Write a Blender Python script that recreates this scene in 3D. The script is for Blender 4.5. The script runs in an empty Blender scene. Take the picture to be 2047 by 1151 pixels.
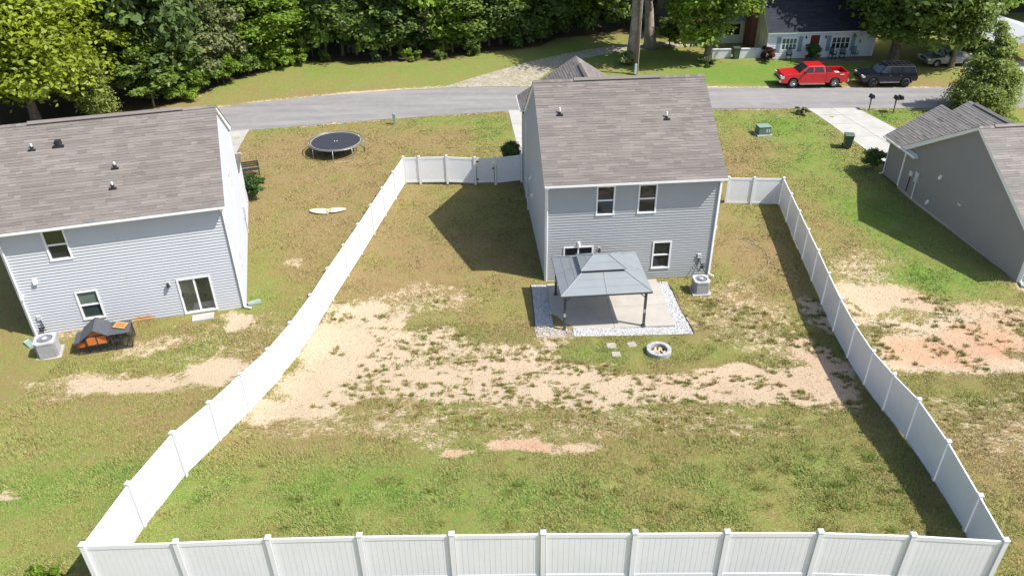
import bpy, math, random
import numpy as np
from mathutils import Matrix, Vector

random.seed(7)
RNG = np.random.default_rng(11)
scene = bpy.context.scene
COL = scene.collection

# ---------------------------------------------------------------- camera
cam_data = bpy.data.cameras.new('camera')
cam = bpy.data.objects.new('camera', cam_data)
COL.objects.link(cam)
cam_data.sensor_width = 36.0
cam_data.lens = 1550.17 / 2047.0 * 36.0
cam_data.clip_start = 0.5
cam_data.clip_end = 4000.0
cam.matrix_world = (Matrix.Translation((0, 0, 21.5)) @ Matrix.Rotation(math.radians(90 - 32.055), 4, 'X')
                    @ Matrix.Rotation(math.radians(-0.822), 4, 'Z'))
scene.camera = cam

# ---------------------------------------------------------------- sky, sun, exposure
SUN_DIR = Vector((0.565, -0.19, 0.80)).normalized()
world = bpy.data.worlds.new('World')
scene.world = world
world.use_nodes = True
wn = world.node_tree
wn.nodes.clear()
sky = wn.nodes.new('ShaderNodeTexSky')
sky.sky_type = 'NISHITA'
sky.sun_disc = False
sky.sun_elevation = math.asin(SUN_DIR.z)
sky.sun_rotation = math.atan2(SUN_DIR.x, SUN_DIR.y)
sky.air_density = 1.0
sky.dust_density = 1.6
sky.ozone_density = 1.0
bg = wn.nodes.new('ShaderNodeBackground')
bg.inputs['Strength'].default_value = 0.14
wo = wn.nodes.new('ShaderNodeOutputWorld')
wn.links.new(sky.outputs[0], bg.inputs[0])
wn.links.new(bg.outputs[0], wo.inputs[0])
sun_data = bpy.data.lights.new('sun', 'SUN')
sun_data.energy = 4.8
sun_data.angle = math.radians(0.55)
sun_data.color = (1.0, 0.965, 0.915)
sun = bpy.data.objects.new('sun', sun_data)
COL.objects.link(sun)
sun.rotation_euler = SUN_DIR.to_track_quat('Z', 'Y').to_euler()
sun.location = (30, -10, 60)
scene.view_settings.view_transform = 'Standard'
scene.view_settings.look = 'None'
scene.view_settings.gamma = 1.0
scene.view_settings.use_curve_mapping = False
scene.view_settings.exposure = 0.5
scene.cycles.max_bounces = 8
scene.cycles.transparent_max_bounces = 8

# ---------------------------------------------------------------- terrain heights
LY = np.array([-40, 5, 13.8, 16.15, 18.57, 20.9, 23.2, 25.6, 27.95, 30.4, 35, 47, 56, 60, 75, 90, 2000.])
LZ = np.array([3.6, 3.4, 3.26, 3.05, 2.72, 2.08, 1.46, .88, .55, .42, .35, .2, .08, 0, .1, .35, .35])
RY = np.array([-40, 5, 14, 16.2, 18.6, 21, 23.4, 25.7, 28.1, 30.5, 33, 38, 45, 52, 58, 61, 75, 90, 2000.])
RZ = np.array([3.0, 2.9, 2.62, 2.25, 1.95, 1.55, .87, .25, -.12, -.3, -.37, -.48, -.64, -.45, -.1, 0, .2, .4, .4])
_g = np.linspace(-40, 120, 1601)
_k = np.exp(-.5 * (np.arange(-25, 26) / 9.) ** 2)
_k /= _k.sum()


def _sm(Y, Z):
    a = np.interp(np.arange(-42.5, 122.51, .1), Y, Z)
    return np.convolve(a, _k, 'valid')[:1601]


_l, _r = _sm(LY, LZ), _sm(RY, RZ)


def tz(x, y):
    x = np.asarray(x, float)
    y = np.asarray(y, float)
    t = np.clip((x + 9.5) / 25, -.35, 1.08)
    yy = np.clip(y, -40, 120)
    z = np.interp(yy, _g, _l) * (1 - t) + np.interp(yy, _g, _r) * t
    return z - .15 * np.exp(-((x - 5.5) / 6) ** 2 - ((y - 35.5) / 5) ** 2)


def gz(x, y):
    return float(tz(x, y))


# ---------------------------------------------------------------- materials
MATS = {}


def new_mat(name):
    m = bpy.data.materials.new(name)
    m.use_nodes = True
    nt = m.node_tree
    return m, nt, nt.nodes['Principled BSDF']


def N(nt, kind, **kw):
    n = nt.nodes.new(kind)
    for k, v in kw.items():
        setattr(n, k, v)
    return n


def noise(nt, vec, scale, detail=4.0, rough=0.55):
    n = N(nt, 'ShaderNodeTexNoise')
    n.inputs['Scale'].default_value = scale
    n.inputs['Detail'].default_value = detail
    n.inputs['Roughness'].default_value = rough
    nt.links.new(vec, n.inputs['Vector'])
    return n.outputs['Fac']


def maprange(nt, val, a, b, c=0.0, d=1.0, smooth=False):
    n = N(nt, 'ShaderNodeMapRange')
    if smooth:
        n.interpolation_type = 'SMOOTHSTEP'
    nt.links.new(val, n.inputs[0])
    for i, x in enumerate((a, b, c, d)):
        n.inputs[i + 1].default_value = x
    return n.outputs[0]


def math_(nt, op, a, b=None):
    n = N(nt, 'ShaderNodeMath', operation=op)
    for i, x in enumerate((a, b)):
        if x is None:
            continue
        if isinstance(x, (int, float)):
            n.inputs[i].default_value = x
        else:
            nt.links.new(x, n.inputs[i])
    return n.outputs[0]


def mixc(nt, fac, a, b, mode='MIX'):
    n = N(nt, 'ShaderNodeMix', data_type='RGBA', blend_type=mode)
    for inp, x in ((n.inputs[0], fac), (n.inputs[6], a), (n.inputs[7], b)):
        if isinstance(x, (int, float)):
            inp.default_value = x
        elif isinstance(x, tuple):
            inp.default_value = (*x, 1.0) if len(x) == 3 else x
        else:
            nt.links.new(x, inp)
    return n.outputs[2]


def pos(nt):
    return N(nt, 'ShaderNodeNewGeometry').outputs['Position']


def add_bump(nt, bsdf, height, strength, dist):
    b = N(nt, 'ShaderNodeBump')
    b.inputs['Strength'].default_value = strength
    b.inputs['Distance'].default_value = dist
    nt.links.new(height, b.inputs['Height'])
    nt.links.new(b.outputs[0], bsdf.inputs['Normal'])


def mat(name, col, rough=.6, var=.12, scale=3.0, fine=0.0, bump=0.0, bscale=60., metal=0.0, spec=.5, tone=False, coat=0.0, streak=None):
    """plain painted / mineral material with patchy wear; tone = per-face tone attribute"""
    if name in MATS:
        return MATS[name]
    m, nt, b = new_mat(name)
    p = pos(nt)
    n1 = noise(nt, p, scale, 5.0, .6)
    f = maprange(nt, n1, .3, .7, 1 - var, 1 + var)
    if fine:
        n2 = noise(nt, p, bscale, 2.0)
        f = math_(nt, 'MULTIPLY', f, maprange(nt, n2, .3, .7, 1 - fine, 1 + fine))
    if tone:
        a = N(nt, 'ShaderNodeAttribute', attribute_name='tone')
        f = math_(nt, 'MULTIPLY', f, a.outputs['Fac'])
    c = mixc(nt, 1.0, (*col, 1.0), (1, 1, 1), 'MULTIPLY')
    mul = N(nt, 'ShaderNodeVectorMath', operation='SCALE')
    nt.links.new(c, mul.inputs[0])
    nt.links.new(f, mul.inputs['Scale'])
    out = mul.outputs[0]
    if streak:
        sc, fac = streak
        mp = N(nt, 'ShaderNodeMapping')
        mp.inputs['Scale'].default_value = (5, 5, .35)
        nt.links.new(p, mp.inputs[0])
        n3 = noise(nt, mp.outputs[0], 1.0, 4.0)
        out = mixc(nt, maprange(nt, n3, .55, .8, 0, fac, True), out, sc)
    nt.links.new(out, b.inputs['Base Color'])
    b.inputs['Roughness'].default_value = rough
    b.inputs['Metallic'].default_value = metal
    b.inputs['Specular IOR Level'].default_value = spec
    if coat:
        b.inputs['Coat Weight'].default_value = coat
        b.inputs['Coat Roughness'].default_value = .05
    if bump:
        add_bump(nt, b, noise(nt, p, bscale, 3.0), bump, .02)
    MATS[name] = m
    return m


def leaf_mat(name, col, var=.35, trans=.35):
    if name in MATS:
        return MATS[name]
    m, nt, b = new_mat(name)
    a = N(nt, 'ShaderNodeAttribute', attribute_name='tone')
    lo = tuple(c * (1 - var) for c in col)
    hi = (min(1, col[0] * (1 + var * 1.1)), min(1, col[1] * (1 + var * .75)), col[2] * (1 + var * .2))
    c = mixc(nt, a.outputs['Fac'], lo, hi)
    nt.links.new(c, b.inputs['Base Color'])
    b.inputs['Roughness'].default_value = .5
    b.inputs['Specular IOR Level'].default_value = .35
    t = N(nt, 'ShaderNodeBsdfTranslucent')
    c2 = mixc(nt, .5, c, (col[0] * 1.5, col[1] * 1.35, col[2] * .5))
    nt.links.new(c2, t.inputs[0])
    mx = N(nt, 'ShaderNodeMixShader')
    mx.inputs[0].default_value = trans
    nt.links.new(b.outputs[0], mx.inputs[1])
    nt.links.new(t.outputs[0], mx.inputs[2])
    nt.links.new(mx.outputs[0], nt.nodes['Material Output'].inputs[0])
    MATS[name] = m
    return m


def glass(name, col=(.02, .024, .028), rough=.04):
    if name in MATS:
        return MATS[name]
    m, nt, b = new_mat(name)
    n1 = noise(nt, pos(nt), 1.3, 2.0)
    nt.links.new(mixc(nt, n1, tuple(c * .6 for c in col), tuple(c * 1.5 for c in col)), b.inputs['Base Color'])
    b.inputs['Roughness'].default_value = rough
    b.inputs['Specular IOR Level'].default_value = .6
    add_bump(nt, b, noise(nt, pos(nt), 2.0, 1.0), .03, .02)
    MATS[name] = m
    return m


# ---------------------------------------------------------------- mesh helpers
class MB:
    def __init__(s):
        s.v, s.f, s.t = [], [], []

    def add(s, vs, fs, tone=1.0):
        o = len(s.v)
        s.v += [tuple(map(float, p)) for p in vs]
        for f in fs:
            s.f.append(tuple(i + o for i in f))
            s.t.append(tone)

    def quad(s, a, b, c, d, tone=1.0):
        s.add((a, b, c, d), ((0, 1, 2, 3),), tone)

    def hexa(s, p, tone=1.0):
        s.add(p, ((3, 2, 1, 0), (4, 5, 6, 7), (0, 1, 5, 4), (1, 2, 6, 5), (2, 3, 7, 6), (3, 0, 4, 7)), tone)

    def box(s, x0, x1, y0, y1, z0, z1, tone=1.0):
        s.hexa(((x0, y0, z0), (x1, y0, z0), (x1, y1, z0), (x0, y1, z0),
                (x0, y0, z1), (x1, y0, z1), (x1, y1, z1), (x0, y1, z1)), tone)

    def pbox(s, P, a0, a1, z0, z1, d0, d1, tone=1.0):
        s.hexa((P(a0, z0, d0), P(a1, z0, d0), P(a1, z0, d1), P(a0, z0, d1),
                P(a0, z1, d0), P(a1, z1, d0), P(a1, z1, d1), P(a0, z1, d1)), tone)

    def mbox(s, M, x0, x1, y0, y1, z0, z1, tone=1.0):
        s.hexa([M @ Vector(p) for p in ((x0, y0, z0), (x1, y0, z0), (x1, y1, z0), (x0, y1, z0),
                                        (x0, y0, z1), (x1, y0, z1), (x1, y1, z1), (x0, y1, z1))], tone)

    def cyl(s, p0, p1, r0, r1=None, n=10, caps=True, tone=1.0):
        s.tube([p0, p1], [r0, r0 if r1 is None else r1], n, caps, tone)

    def tube(s, pts, r, n=8, caps=True, tone=1.0, closed=False):
        pts = [Vector(p) for p in pts]
        if isinstance(r, (int, float)):
            r = [r] * len(pts)
        rings = []
        m = len(pts)
        prev = None
        for i, p in enumerate(pts):
            if closed:
                d = pts[(i + 1) % m] - pts[i - 1]
            else:
                d = pts[min(i + 1, m - 1)] - pts[max(i - 1, 0)]
            d.normalize()
            if prev is None:
                a = d.orthogonal().normalized()
            else:
                a = (prev - d * prev.dot(d))
                a = a.normalized() if a.length > 1e-6 else d.orthogonal().normalized()
            prev = a
            b = d.cross(a)
            rings.append([p + (a * math.cos(2 * math.pi * k / n) + b * math.sin(2 * math.pi * k / n)) * r[i] for k in range(n)])
        vs = [q for ring in rings for q in ring]
        fs = []
        for i in range(m if closed else m - 1):
            j = (i + 1) % m
            for k in range(n):
                fs.append((i * n + k, i * n + (k + 1) % n, j * n + (k + 1) % n, j * n + k))
        if caps and not closed:
            fs.append(tuple(range(n))[::-1])
            fs.append(tuple((m - 1) * n + k for k in range(n)))
        s.add(vs, fs, tone)

    def extrude(s, poly, P, d0, d1, tone=1.0):
        """poly of (a,b) points, P(a,b,d)"""
        n = len(poly)
        vs = [P(a, b, d0) for a, b in poly] + [P(a, b, d1) for a, b in poly]
        fs = [tuple(range(n))[::-1], tuple(range(n, 2 * n))]
        fs += [(i, (i + 1) % n, n + (i + 1) % n, n + i) for i in range(n)]
        s.add(vs, fs, tone)

    def mesh(s, name):
        me = bpy.data.meshes.new(name)
        me.from_pydata(s.v, [], s.f)
        if any(t != 1.0 for t in s.t):
            a = me.attributes.new('tone', 'FLOAT', 'FACE')
            a.data.foreach_set('value', np.array(s.t, np.float32))
        else:
            a = me.attributes.new('tone', 'FLOAT', 'FACE')
            a.data.foreach_set('value', np.ones(len(s.f), np.float32))
        return me

    def build(s, name, m, parent=None, smooth=False, bevel=0.0, loc=None):
        me = s.mesh(name)
        return link(name, me, m, parent, smooth, bevel, loc)


def link(name, me, m, parent=None, smooth=False, bevel=0.0, loc=None, rotz=0.0):
    o = bpy.data.objects.new(name, me)
    COL.objects.link(o)
    if m is not None and not me.materials:
        me.materials.append(m)
    if smooth:
        me.polygons.foreach_set('use_smooth', np.ones(len(me.polygons), bool))
    if bevel:
        b = o.modifiers.new('bevel', 'BEVEL')
        b.width = bevel
        b.segments = 2
        b.limit_method = 'ANGLE'
        b.angle_limit = math.radians(35)
    if parent is not None:
        o.parent = parent
    if loc is not None:
        o.location = loc
    if rotz:
        o.rotation_euler = (0, 0, rotz)
    return o


def thing(name, label, cat, loc=(0, 0, 0), rotz=0.0, group=None, scale=None):
    o = bpy.data.objects.new(name, None)
    o.empty_display_size = .3
    COL.objects.link(o)
    o.location = loc
    o.rotation_euler = (0, 0, rotz)
    if scale:
        o.scale = scale if hasattr(scale, '__len__') else (scale,) * 3
    return tag(o, label, cat, group)


def tag(o, label, cat, group=None):
    o['label'] = label
    o['category'] = cat
    if group:
        o['group'] = group
    return o


def struct(o, kind='structure', label=None):
    o['kind'] = kind
    if label:
        o['label'] = label
    return o


def fast_mesh(name, verts, faces, tone=None, dom='FACE'):
    """verts (n,3) and faces (m,k) arrays"""
    me = bpy.data.meshes.new(name)
    nv, (nf, k) = len(verts), faces.shape
    me.vertices.add(nv)
    me.vertices.foreach_set('co', np.ascontiguousarray(verts, np.float32).ravel())
    me.loops.add(nf * k)
    me.loops.foreach_set('vertex_index', np.ascontiguousarray(faces, np.int32).ravel())
    me.polygons.add(nf)
    me.polygons.foreach_set('loop_start', np.arange(0, nf * k, k, dtype=np.int32))
    me.polygons.foreach_set('loop_total', np.full(nf, k, np.int32))
    me.update(calc_edges=True)
    if tone is not None:
        a = me.attributes.new('tone', 'FLOAT', dom)
        a.data.foreach_set('value', np.ascontiguousarray(tone, np.float32))
    return me


M_WHITE = mat('white_vinyl', (.76, .765, .78), .35, .03, 1.2, .0, 0, spec=.4, streak=((.62, .58, .5), .12))
M_TRIM = mat('white_trim', (.78, .78, .77), .45, .04, 2.0)
M_CONC = mat('concrete', (.40, .37, .325), .85, .10, 1.2, .08, .15, 90, streak=None)
M_CONC2 = mat('driveway_concrete', (.40, .385, .35), .85, .10, .8, .08, .15, 90)
M_DARKMET = mat('dark_metal', (.035, .036, .04), .45, .15, 4)
M_GALV = mat('galvanised_steel', (.34, .35, .34), .38, .12, 9, metal=.7)
M_RUBBER = mat('black_rubber', (.02, .02, .021), .8, .2, 6)
M_BLACK = mat('black_plastic', (.018, .018, .02), .5, .2, 5)
M_GREENBOX = mat('utility_green', (.10, .17, .125), .5, .12, 4)
M_GLASS = glass('window_glass')
M_SHINGLE = mat('weathered_shingles', (.186, .164, .148), .9, .10, .7, .16, .25, 55, tone=True, spec=.2)
M_SHINGLE_R = mat('grey_shingles', (.215, .195, .178), .9, .10, .7, .16, .25, 55, tone=True, spec=.2)
M_SHINGLE_D = mat('charcoal_shingles', (.035, .037, .048), .9, .15, .9, .2, .25, 40, tone=True, spec=.25)
M_SIDING_M = mat('blue_grey_siding', (.36, .372, .37), .5, .03, .8, spec=.35)
M_SIDING_R = mat('taupe_siding', (.265, .25, .228), .55, .03, .8, spec=.3)
M_BARK = mat('bark', (.15, .115, .085), .95, .3, 3.0, .3, .6, 18)
M_BARK_L = mat('pale_bark', (.30, .25, .205), .95, .3, 2.0, .25, .6, 14)

# ---------------------------------------------------------------- ground sheet
SAND = [[-7.4,28.4,3.17,2.8,1],[-8.1,25.4,1.88,2.15,1],[-4.0,28.9,2.99,2.16,0.75],[-2.7,25.7,5.3,2.18,1],[0.5,26.1,4.31,2.41,1],[3.6,24.9,4.16,1.42,1],[6.8,25.3,4.23,1.69,1],[10.1,25.8,3.23,1.61,1],[12.2,25.6,1.93,2.02,1],[13.7,26.7,1.0,3.58,1],[15.4,31.5,0.8,2.1,1],[-7.9,31.6,1.83,1.17,1],[-5.5,31.3,1.34,0.99,0.8],[-9.1,23.2,2.14,0.99,0.9],[-0.6,28.5,2.06,1.73,0.7],[1.6,29.0,1.16,1.75,0.8],[8.5,31.3,0.62,0.55,0.5],[12.5,29.1,1.65,1.33,0.55],[11.8,33.8,1.57,1.51,0.4],[-2.8,31.1,1.94,0.99,-1],[-0.4,32.8,1.52,1.19,-0.7],[0.1,29.9,1.3,0.88,-0.7],[3.8,28.6,1.96,1.04,-1.1],[9.1,28.7,2.55,1.5,-0.9],[6.1,27.1,1.11,0.53,-0.5],[14.8,29.2,0.59,1.11,-1],[0.2,20.7,1.17,0.45,1],[-2.0,20.2,0.6,0.34,0.9],[2.0,20.5,1.26,0.37,0.75],[-2.8,20.7,0.54,0.32,0.6],[-4.5,22.2,7.2,1.25,0.46],[5.0,22.2,6.6,1.2,0.44],[11.3,31.2,2.6,3.4,0.44],[17.5,22.5,2.4,3.5,0.42],[19.5,24.0,3.2,2.0,0.40],[-4.5,33.2,3.2,1.3,0.42],[-12.5,28.5,3.0,3.0,0.38],[-16.3,25.5,3.53,1.11,0.85],[-12.8,26.4,1.49,0.94,0.95],[-13.3,30.7,1.14,0.87,0.9],[-16.5,28.7,1.58,0.84,0.55],[-18.4,24.5,1.21,0.65,0.5],[-15.9,17.6,0.55,0.35,0.5],[-21.0,29.8,1.42,0.43,0.5],[-14.7,29.2,1.37,0.63,0.45],[-11.8,36.6,0.54,0.55,0.6],[18.7,33.5,2.49,1.9,0.9],[20.4,31.6,3.28,2.12,0.9],[21.5,28.8,3.07,2.26,1.1],[18.8,28.1,2.55,1.88,1.1],[19.0,36.1,1.94,1.88,0.5],[23.2,31.6,2.72,1.65,0.75],[26.9,34.5,1.04,1.53,0.7],[19.4,32.0,1.53,0.76,-0.6],[23.0,28.2,0.93,0.54,-0.6],[19.1,25.7,1.95,1.14,-0.4],[17.1,23.0,1.78,1.07,0.4],[16.0,24.7,1.26,0.92,0.3],[20.2,37.8,1.73,1.49,0.35],[17.4,20.4,1.09,0.79,0.2]]
CLAY = [[0.2,20.7,1.08,0.45,1],[-2.0,20.2,0.6,0.34,0.8],[1.8,20.5,1.08,0.34,0.4],[19.4,28.4,2.56,1.34,1],[22.0,29.3,2.62,1.59,1],[22.7,33.5,2.61,1.25,0.4],[13.8,26.9,1.34,4.03,0.35],[10.2,26.0,5.42,1.79,0.25],[24.4,30.2,1.42,2.73,0.6],[10.9,34.3,1.06,1.28,0.6],[13.5,33.3,1.56,1.48,0.3],[-13.6,17.4,0.31,0.19,0.7],[-0.6,25.9,6.42,2.19,0.1]]
GREEN = [[-0.5,17.0,13.5,2.6,0.33],[-6.2,18.2,3.59,1.06,0.12],[10.6,19.2,1.9,1.43,0.25],[3.5,17.2,1.28,0.83,-0.12],[1.9,16.5,0.62,0.45,-0.15],[-14.5,20.6,3.83,3.06,-0.04],[-13.4,22.9,2.3,1.62,-0.1],[-16.8,21.6,1.83,1.15,0.12],[-13.1,18.3,2.27,0.68,0.12],[-13.0,47.3,4.18,8.1,-0.22],[-17.0,54.5,2.58,2.72,-0.15],[-4.5,55.0,3.36,2.22,-0.25],[-14.0,54.5,4.43,3.2,-0.1],[-1.1,56.6,1.72,3.31,0.45],[-4.7,59.5,5.19,1.04,0.3],[-17.9,58.1,3.53,0.74,0.3],[-13.9,38.3,0.88,4.07,0.2],[-12.9,33.8,0.76,1.96,0.25],[-5.0,40.0,4.91,5.62,-0.24],[-15.5,17.5,4.0,4.5,0.2],[18.0,22.0,4.0,5.0,-0.12],[-2.2,43.7,1.87,2.87,0.15],[-8.5,34.9,1.57,1.54,-0.2],[13.5,39.3,2.6,5.5,-0.2],[11.4,35.3,1.08,1.6,0.1],[21.6,58.3,5.82,2.11,0.5],[16.2,50.9,1.96,4.87,-0.2],[22.4,51.3,3.21,4.79,0.36],[21.6,35.8,4.3,1.9,0.5],[22.5,43.2,2.4,4.6,0.36],[30.6,59.2,2.35,1.78,0.45],[23.3,70.0,8.5,3.8,0.6],[32.1,66.8,3.44,1.06,-0.3],[-14.8,72.3,14.04,4.34,0.15],[2.8,69.7,2.26,2.31,0.05],[9.1,77.3,7.34,3.39,0.3],[19.5,24.3,2.07,1.37,0.2],[3.8,28.6,1.96,0.96,0.35],[9.3,28.7,2.79,1.41,0.25],[-22.1,28.8,1.62,1.71,0.2],[-17.8,26.6,2.13,0.84,0.1],[-16.5,30.4,0.94,0.65,0.15],[39.7,58.4,2.31,1.42,0.4],[22.5,40.6,3.57,3.96,0.15],[16.7,20.6,1.45,1.96,-0.05],[20.0,40.5,1.21,3.94,-0.15],[19.4,37.2,1.99,1.74,-0.2]]


def value_noise(x, y, s, seed):
    """smooth lattice noise in 0..1"""
    g = np.random.default_rng(seed).random((64, 64))
    u, v = x / s, y / s
    i, j = np.floor(u).astype(int), np.floor(v).astype(int)
    fu, fv = u - i, v - j
    fu, fv = fu * fu * (3 - 2 * fu), fv * fv * (3 - 2 * fv)
    q = lambda a, b: g[a % 64, b % 64]
    return (q(i, j) * (1 - fu) + q(i + 1, j) * fu) * (1 - fv) + (q(i, j + 1) * (1 - fu) + q(i + 1, j + 1) * fu) * fv


def blobs(x, y, L, wob=.55):
    wx = (value_noise(x, y, 1.7, 3) - .5) * wob * 2 + (value_noise(x, y, .6, 4) - .5) * wob
    wy = (value_noise(x, y, 1.7, 5) - .5) * wob * 2 + (value_noise(x, y, .6, 6) - .5) * wob
    s = np.zeros_like(x)
    for cx, cy, rx, ry, a in L:
        k = min(1.0, min(rx, ry) / .8)
        d = ((x + wx * k - cx) / max(rx, .2)) ** 2 + ((y + wy * k - cy) / max(ry, .2)) ** 2
        w = a * np.clip(1.35 - d, 0, 1) ** .7
        s = np.where(np.abs(w) > 0, np.where(w > 0, np.maximum(s, w), s + w), s) if a > 0 else s + w
    return s


def green_field(x, y):
    s = np.full_like(x, .42)
    for cx, cy, rx, ry, a in GREEN:
        d = ((x - cx) / rx) ** 2 + ((y - cy) / ry) ** 2
        s = s + a * np.exp(-d * .8)
    s = s + (value_noise(x, y, 2.3, 8) - .5) * .26 + (value_noise(x, y, .8, 9) - .5) * .16
    s = np.where(y > 68, s + .16, s)
    return np.clip(s, 0, 1)


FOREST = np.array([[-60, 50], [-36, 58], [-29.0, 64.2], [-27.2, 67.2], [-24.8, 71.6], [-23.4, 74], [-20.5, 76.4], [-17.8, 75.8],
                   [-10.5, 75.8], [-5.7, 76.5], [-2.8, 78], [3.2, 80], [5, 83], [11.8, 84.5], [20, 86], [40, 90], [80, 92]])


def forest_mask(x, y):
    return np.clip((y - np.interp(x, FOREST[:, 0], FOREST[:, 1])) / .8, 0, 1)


def axis(lo, hi, step, out_lo, out_hi):
    a = list(np.arange(lo, hi + 1e-6, step))
    s, p = step, a[-1]
    while p < out_hi:
        s *= 1.35
        p += s
        a.append(p)
    s, p = step, a[0]
    while p > out_lo:
        s *= 1.35
        p -= s
        a.insert(0, p)
    return np.array(a)


gx = axis(-30, 46, .26, -2200, 2200)
gy = axis(9, 92, .26, -800, 3000)
X, Y = np.meshgrid(gx, gy, indexing='ij')
Z = tz(X, Y)
near = (Y < 62) & (Y > 8) & (np.abs(X) < 45)
Z = Z + np.where(near, (value_noise(X, Y, 1.1, 21) - .5) * .05 + (value_noise(X, Y, .45, 22) - .5) * .025, 0)
sand_v = blobs(X, Y, SAND)
ST_N = np.array([(-70, 22), (-44, 45), (-30, 54), (-21, 57.8), (-12.7, 59.5), (-7, 60.7), (-.8, 61.6), (8, 61.7), (17.3, 61.5), (28, 61.1), (41.3, 60.7), (70, 59.2)], float)
ST_F = np.array([(-75, 26), (-48, 49.5), (-33, 59.6), (-22.9, 64.4), (-14, 66.8), (-7, 67.9), (-.8, 67.9), (8, 67.4), (18.5, 66.7), (30, 66.1), (44.1, 65.6), (71, 64.2)], float)
for e_, w_, a_ in ((ST_N, .35, .62), (ST_F, .55, .72)):
    dd = np.abs(Y - np.interp(X, e_[:, 0], e_[:, 1]))
    a2 = a_ * (.35 + .9 * value_noise(X, Y, 2.1, 33))
    sand_v = np.maximum(sand_v, a2 * np.exp(-(dd / w_) ** 2))
clay_v = blobs(X, Y, CLAY)
Z = Z - np.clip(sand_v, 0, 1) * .02
nx, ny = X.shape
idx = np.arange(nx * ny).reshape(nx, ny)
faces = np.stack([idx[:-1, :-1], idx[1:, :-1], idx[1:, 1:], idx[:-1, 1:]], -1).reshape(-1, 4)
gme = fast_mesh('ground', np.stack([X, Y, Z], -1).reshape(-1, 3), faces)
gattr = gme.attributes.new('cover', 'FLOAT_COLOR', 'POINT')
gattr.data.foreach_set('color', np.stack([np.clip(sand_v, 0, 1), green_field(X, Y), np.clip(clay_v, 0, 1), forest_mask(X, Y)], -1).astype(np.float32).ravel())
gme.polygons.foreach_set('use_smooth', np.ones(len(gme.polygons), bool))

m, nt, b = new_mat('lawn_and_soil')
p = pos(nt)
at = N(nt, 'ShaderNodeAttribute', attribute_name='cover')
sp = N(nt, 'ShaderNodeSeparateColor')
nt.links.new(at.outputs['Color'], sp.inputs[0])
n_big, n_mid, n_fine = noise(nt, p, .55, 5), noise(nt, p, 2.2, 6, .62), noise(nt, p, 13., 5, .65)
n_grain = noise(nt, p, 55., 3, .6)
n_hue = noise(nt, p, .9, 4)
# grass: dry straw -> olive -> green
g = math_(nt, 'ADD', sp.outputs[1], maprange(nt, n_mid, .3, .7, -.22, .22))
g = math_(nt, 'ADD', g, maprange(nt, n_fine, .3, .7, -.22, .22))
ramp = N(nt, 'ShaderNodeValToRGB')
e = ramp.color_ramp.elements
e[0].position, e[0].color = .02, (.27, .19, .095, 1)
e[1].position, e[1].color = .98, (.13, .225, .035, 1)
for ps, c in ((.28, (.25, .19, .082, 1)), (.5, (.22, .203, .066, 1)), (.74, (.20, .23, .062, 1))):
    k = ramp.color_ramp.elements.new(ps)
    k.color = c
nt.links.new(g, ramp.inputs[0])
grass = mixc(nt, maprange(nt, n_hue, .45, .75, 0, .35), ramp.outputs[0], (.25, .155, .07))
fine_mul = N(nt, 'ShaderNodeVectorMath', operation='SCALE')
nt.links.new(grass, fine_mul.inputs[0])
nt.links.new(math_(nt, 'MULTIPLY', maprange(nt, n_grain, .3, .7, .62, 1.34), maprange(nt, n_fine, .3, .7, .72, 1.22)), fine_mul.inputs['Scale'])
# bare soil: pale sand, pink-orange clay, small dark specks of gravel and litter
clay_f = math_(nt, 'ADD', sp.outputs[2], maprange(nt, n_mid, .4, .75, -.15, .25))
soil = mixc(nt, clay_f, (.455, .36, .245), (.46, .262, .158))
soil = mixc(nt, maprange(nt, n_big, .35, .7, 0, .5), soil, (.52, .42, .29))
spk = N(nt, 'ShaderNodeTexVoronoi')
spk.inputs['Scale'].default_value = 9.0
nt.links.new(p, spk.inputs['Vector'])
soil = mixc(nt, math_(nt, 'MULTIPLY', maprange(nt, spk.outputs['Distance'], .0, .16, .55, 0), maprange(nt, n_mid, .5, .62, 0, 1)), soil, (.27, .17, .09))
soil_mul = N(nt, 'ShaderNodeVectorMath', operation='SCALE')
nt.links.new(soil, soil_mul.inputs[0])
nt.links.new(math_(nt, 'MULTIPLY', maprange(nt, n_grain, .3, .7, .78, 1.2), maprange(nt, n_fine, .3, .7, .8, 1.15)), soil_mul.inputs['Scale'])
n_p = noise(nt, p, 5.5, 5, .68)
sf = math_(nt, 'ADD', sp.outputs[0], maprange(nt, n_mid, .3, .7, -.30, .30))
sf = math_(nt, 'ADD', sf, maprange(nt, n_p, .3, .7, -.30, .30))
sf = math_(nt, 'ADD', sf, maprange(nt, n_fine, .3, .7, -.25, .25))
sf = maprange(nt, sf, .30, .68, 0, 1, True)
col = mixc(nt, sf, fine_mul.outputs[0], soil_mul.outputs[0])
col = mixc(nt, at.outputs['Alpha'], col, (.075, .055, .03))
nt.links.new(col, b.inputs['Base Color'])
b.inputs['Roughness'].default_value = .95
b.inputs['Specular IOR Level'].default_value = .1
hgt = math_(nt, 'ADD', math_(nt, 'MULTIPLY', n_grain, .5), n_fine)
add_bump(nt, b, hgt, .55, .05)
ground = link('ground', gme, m)
struct(ground)


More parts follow.
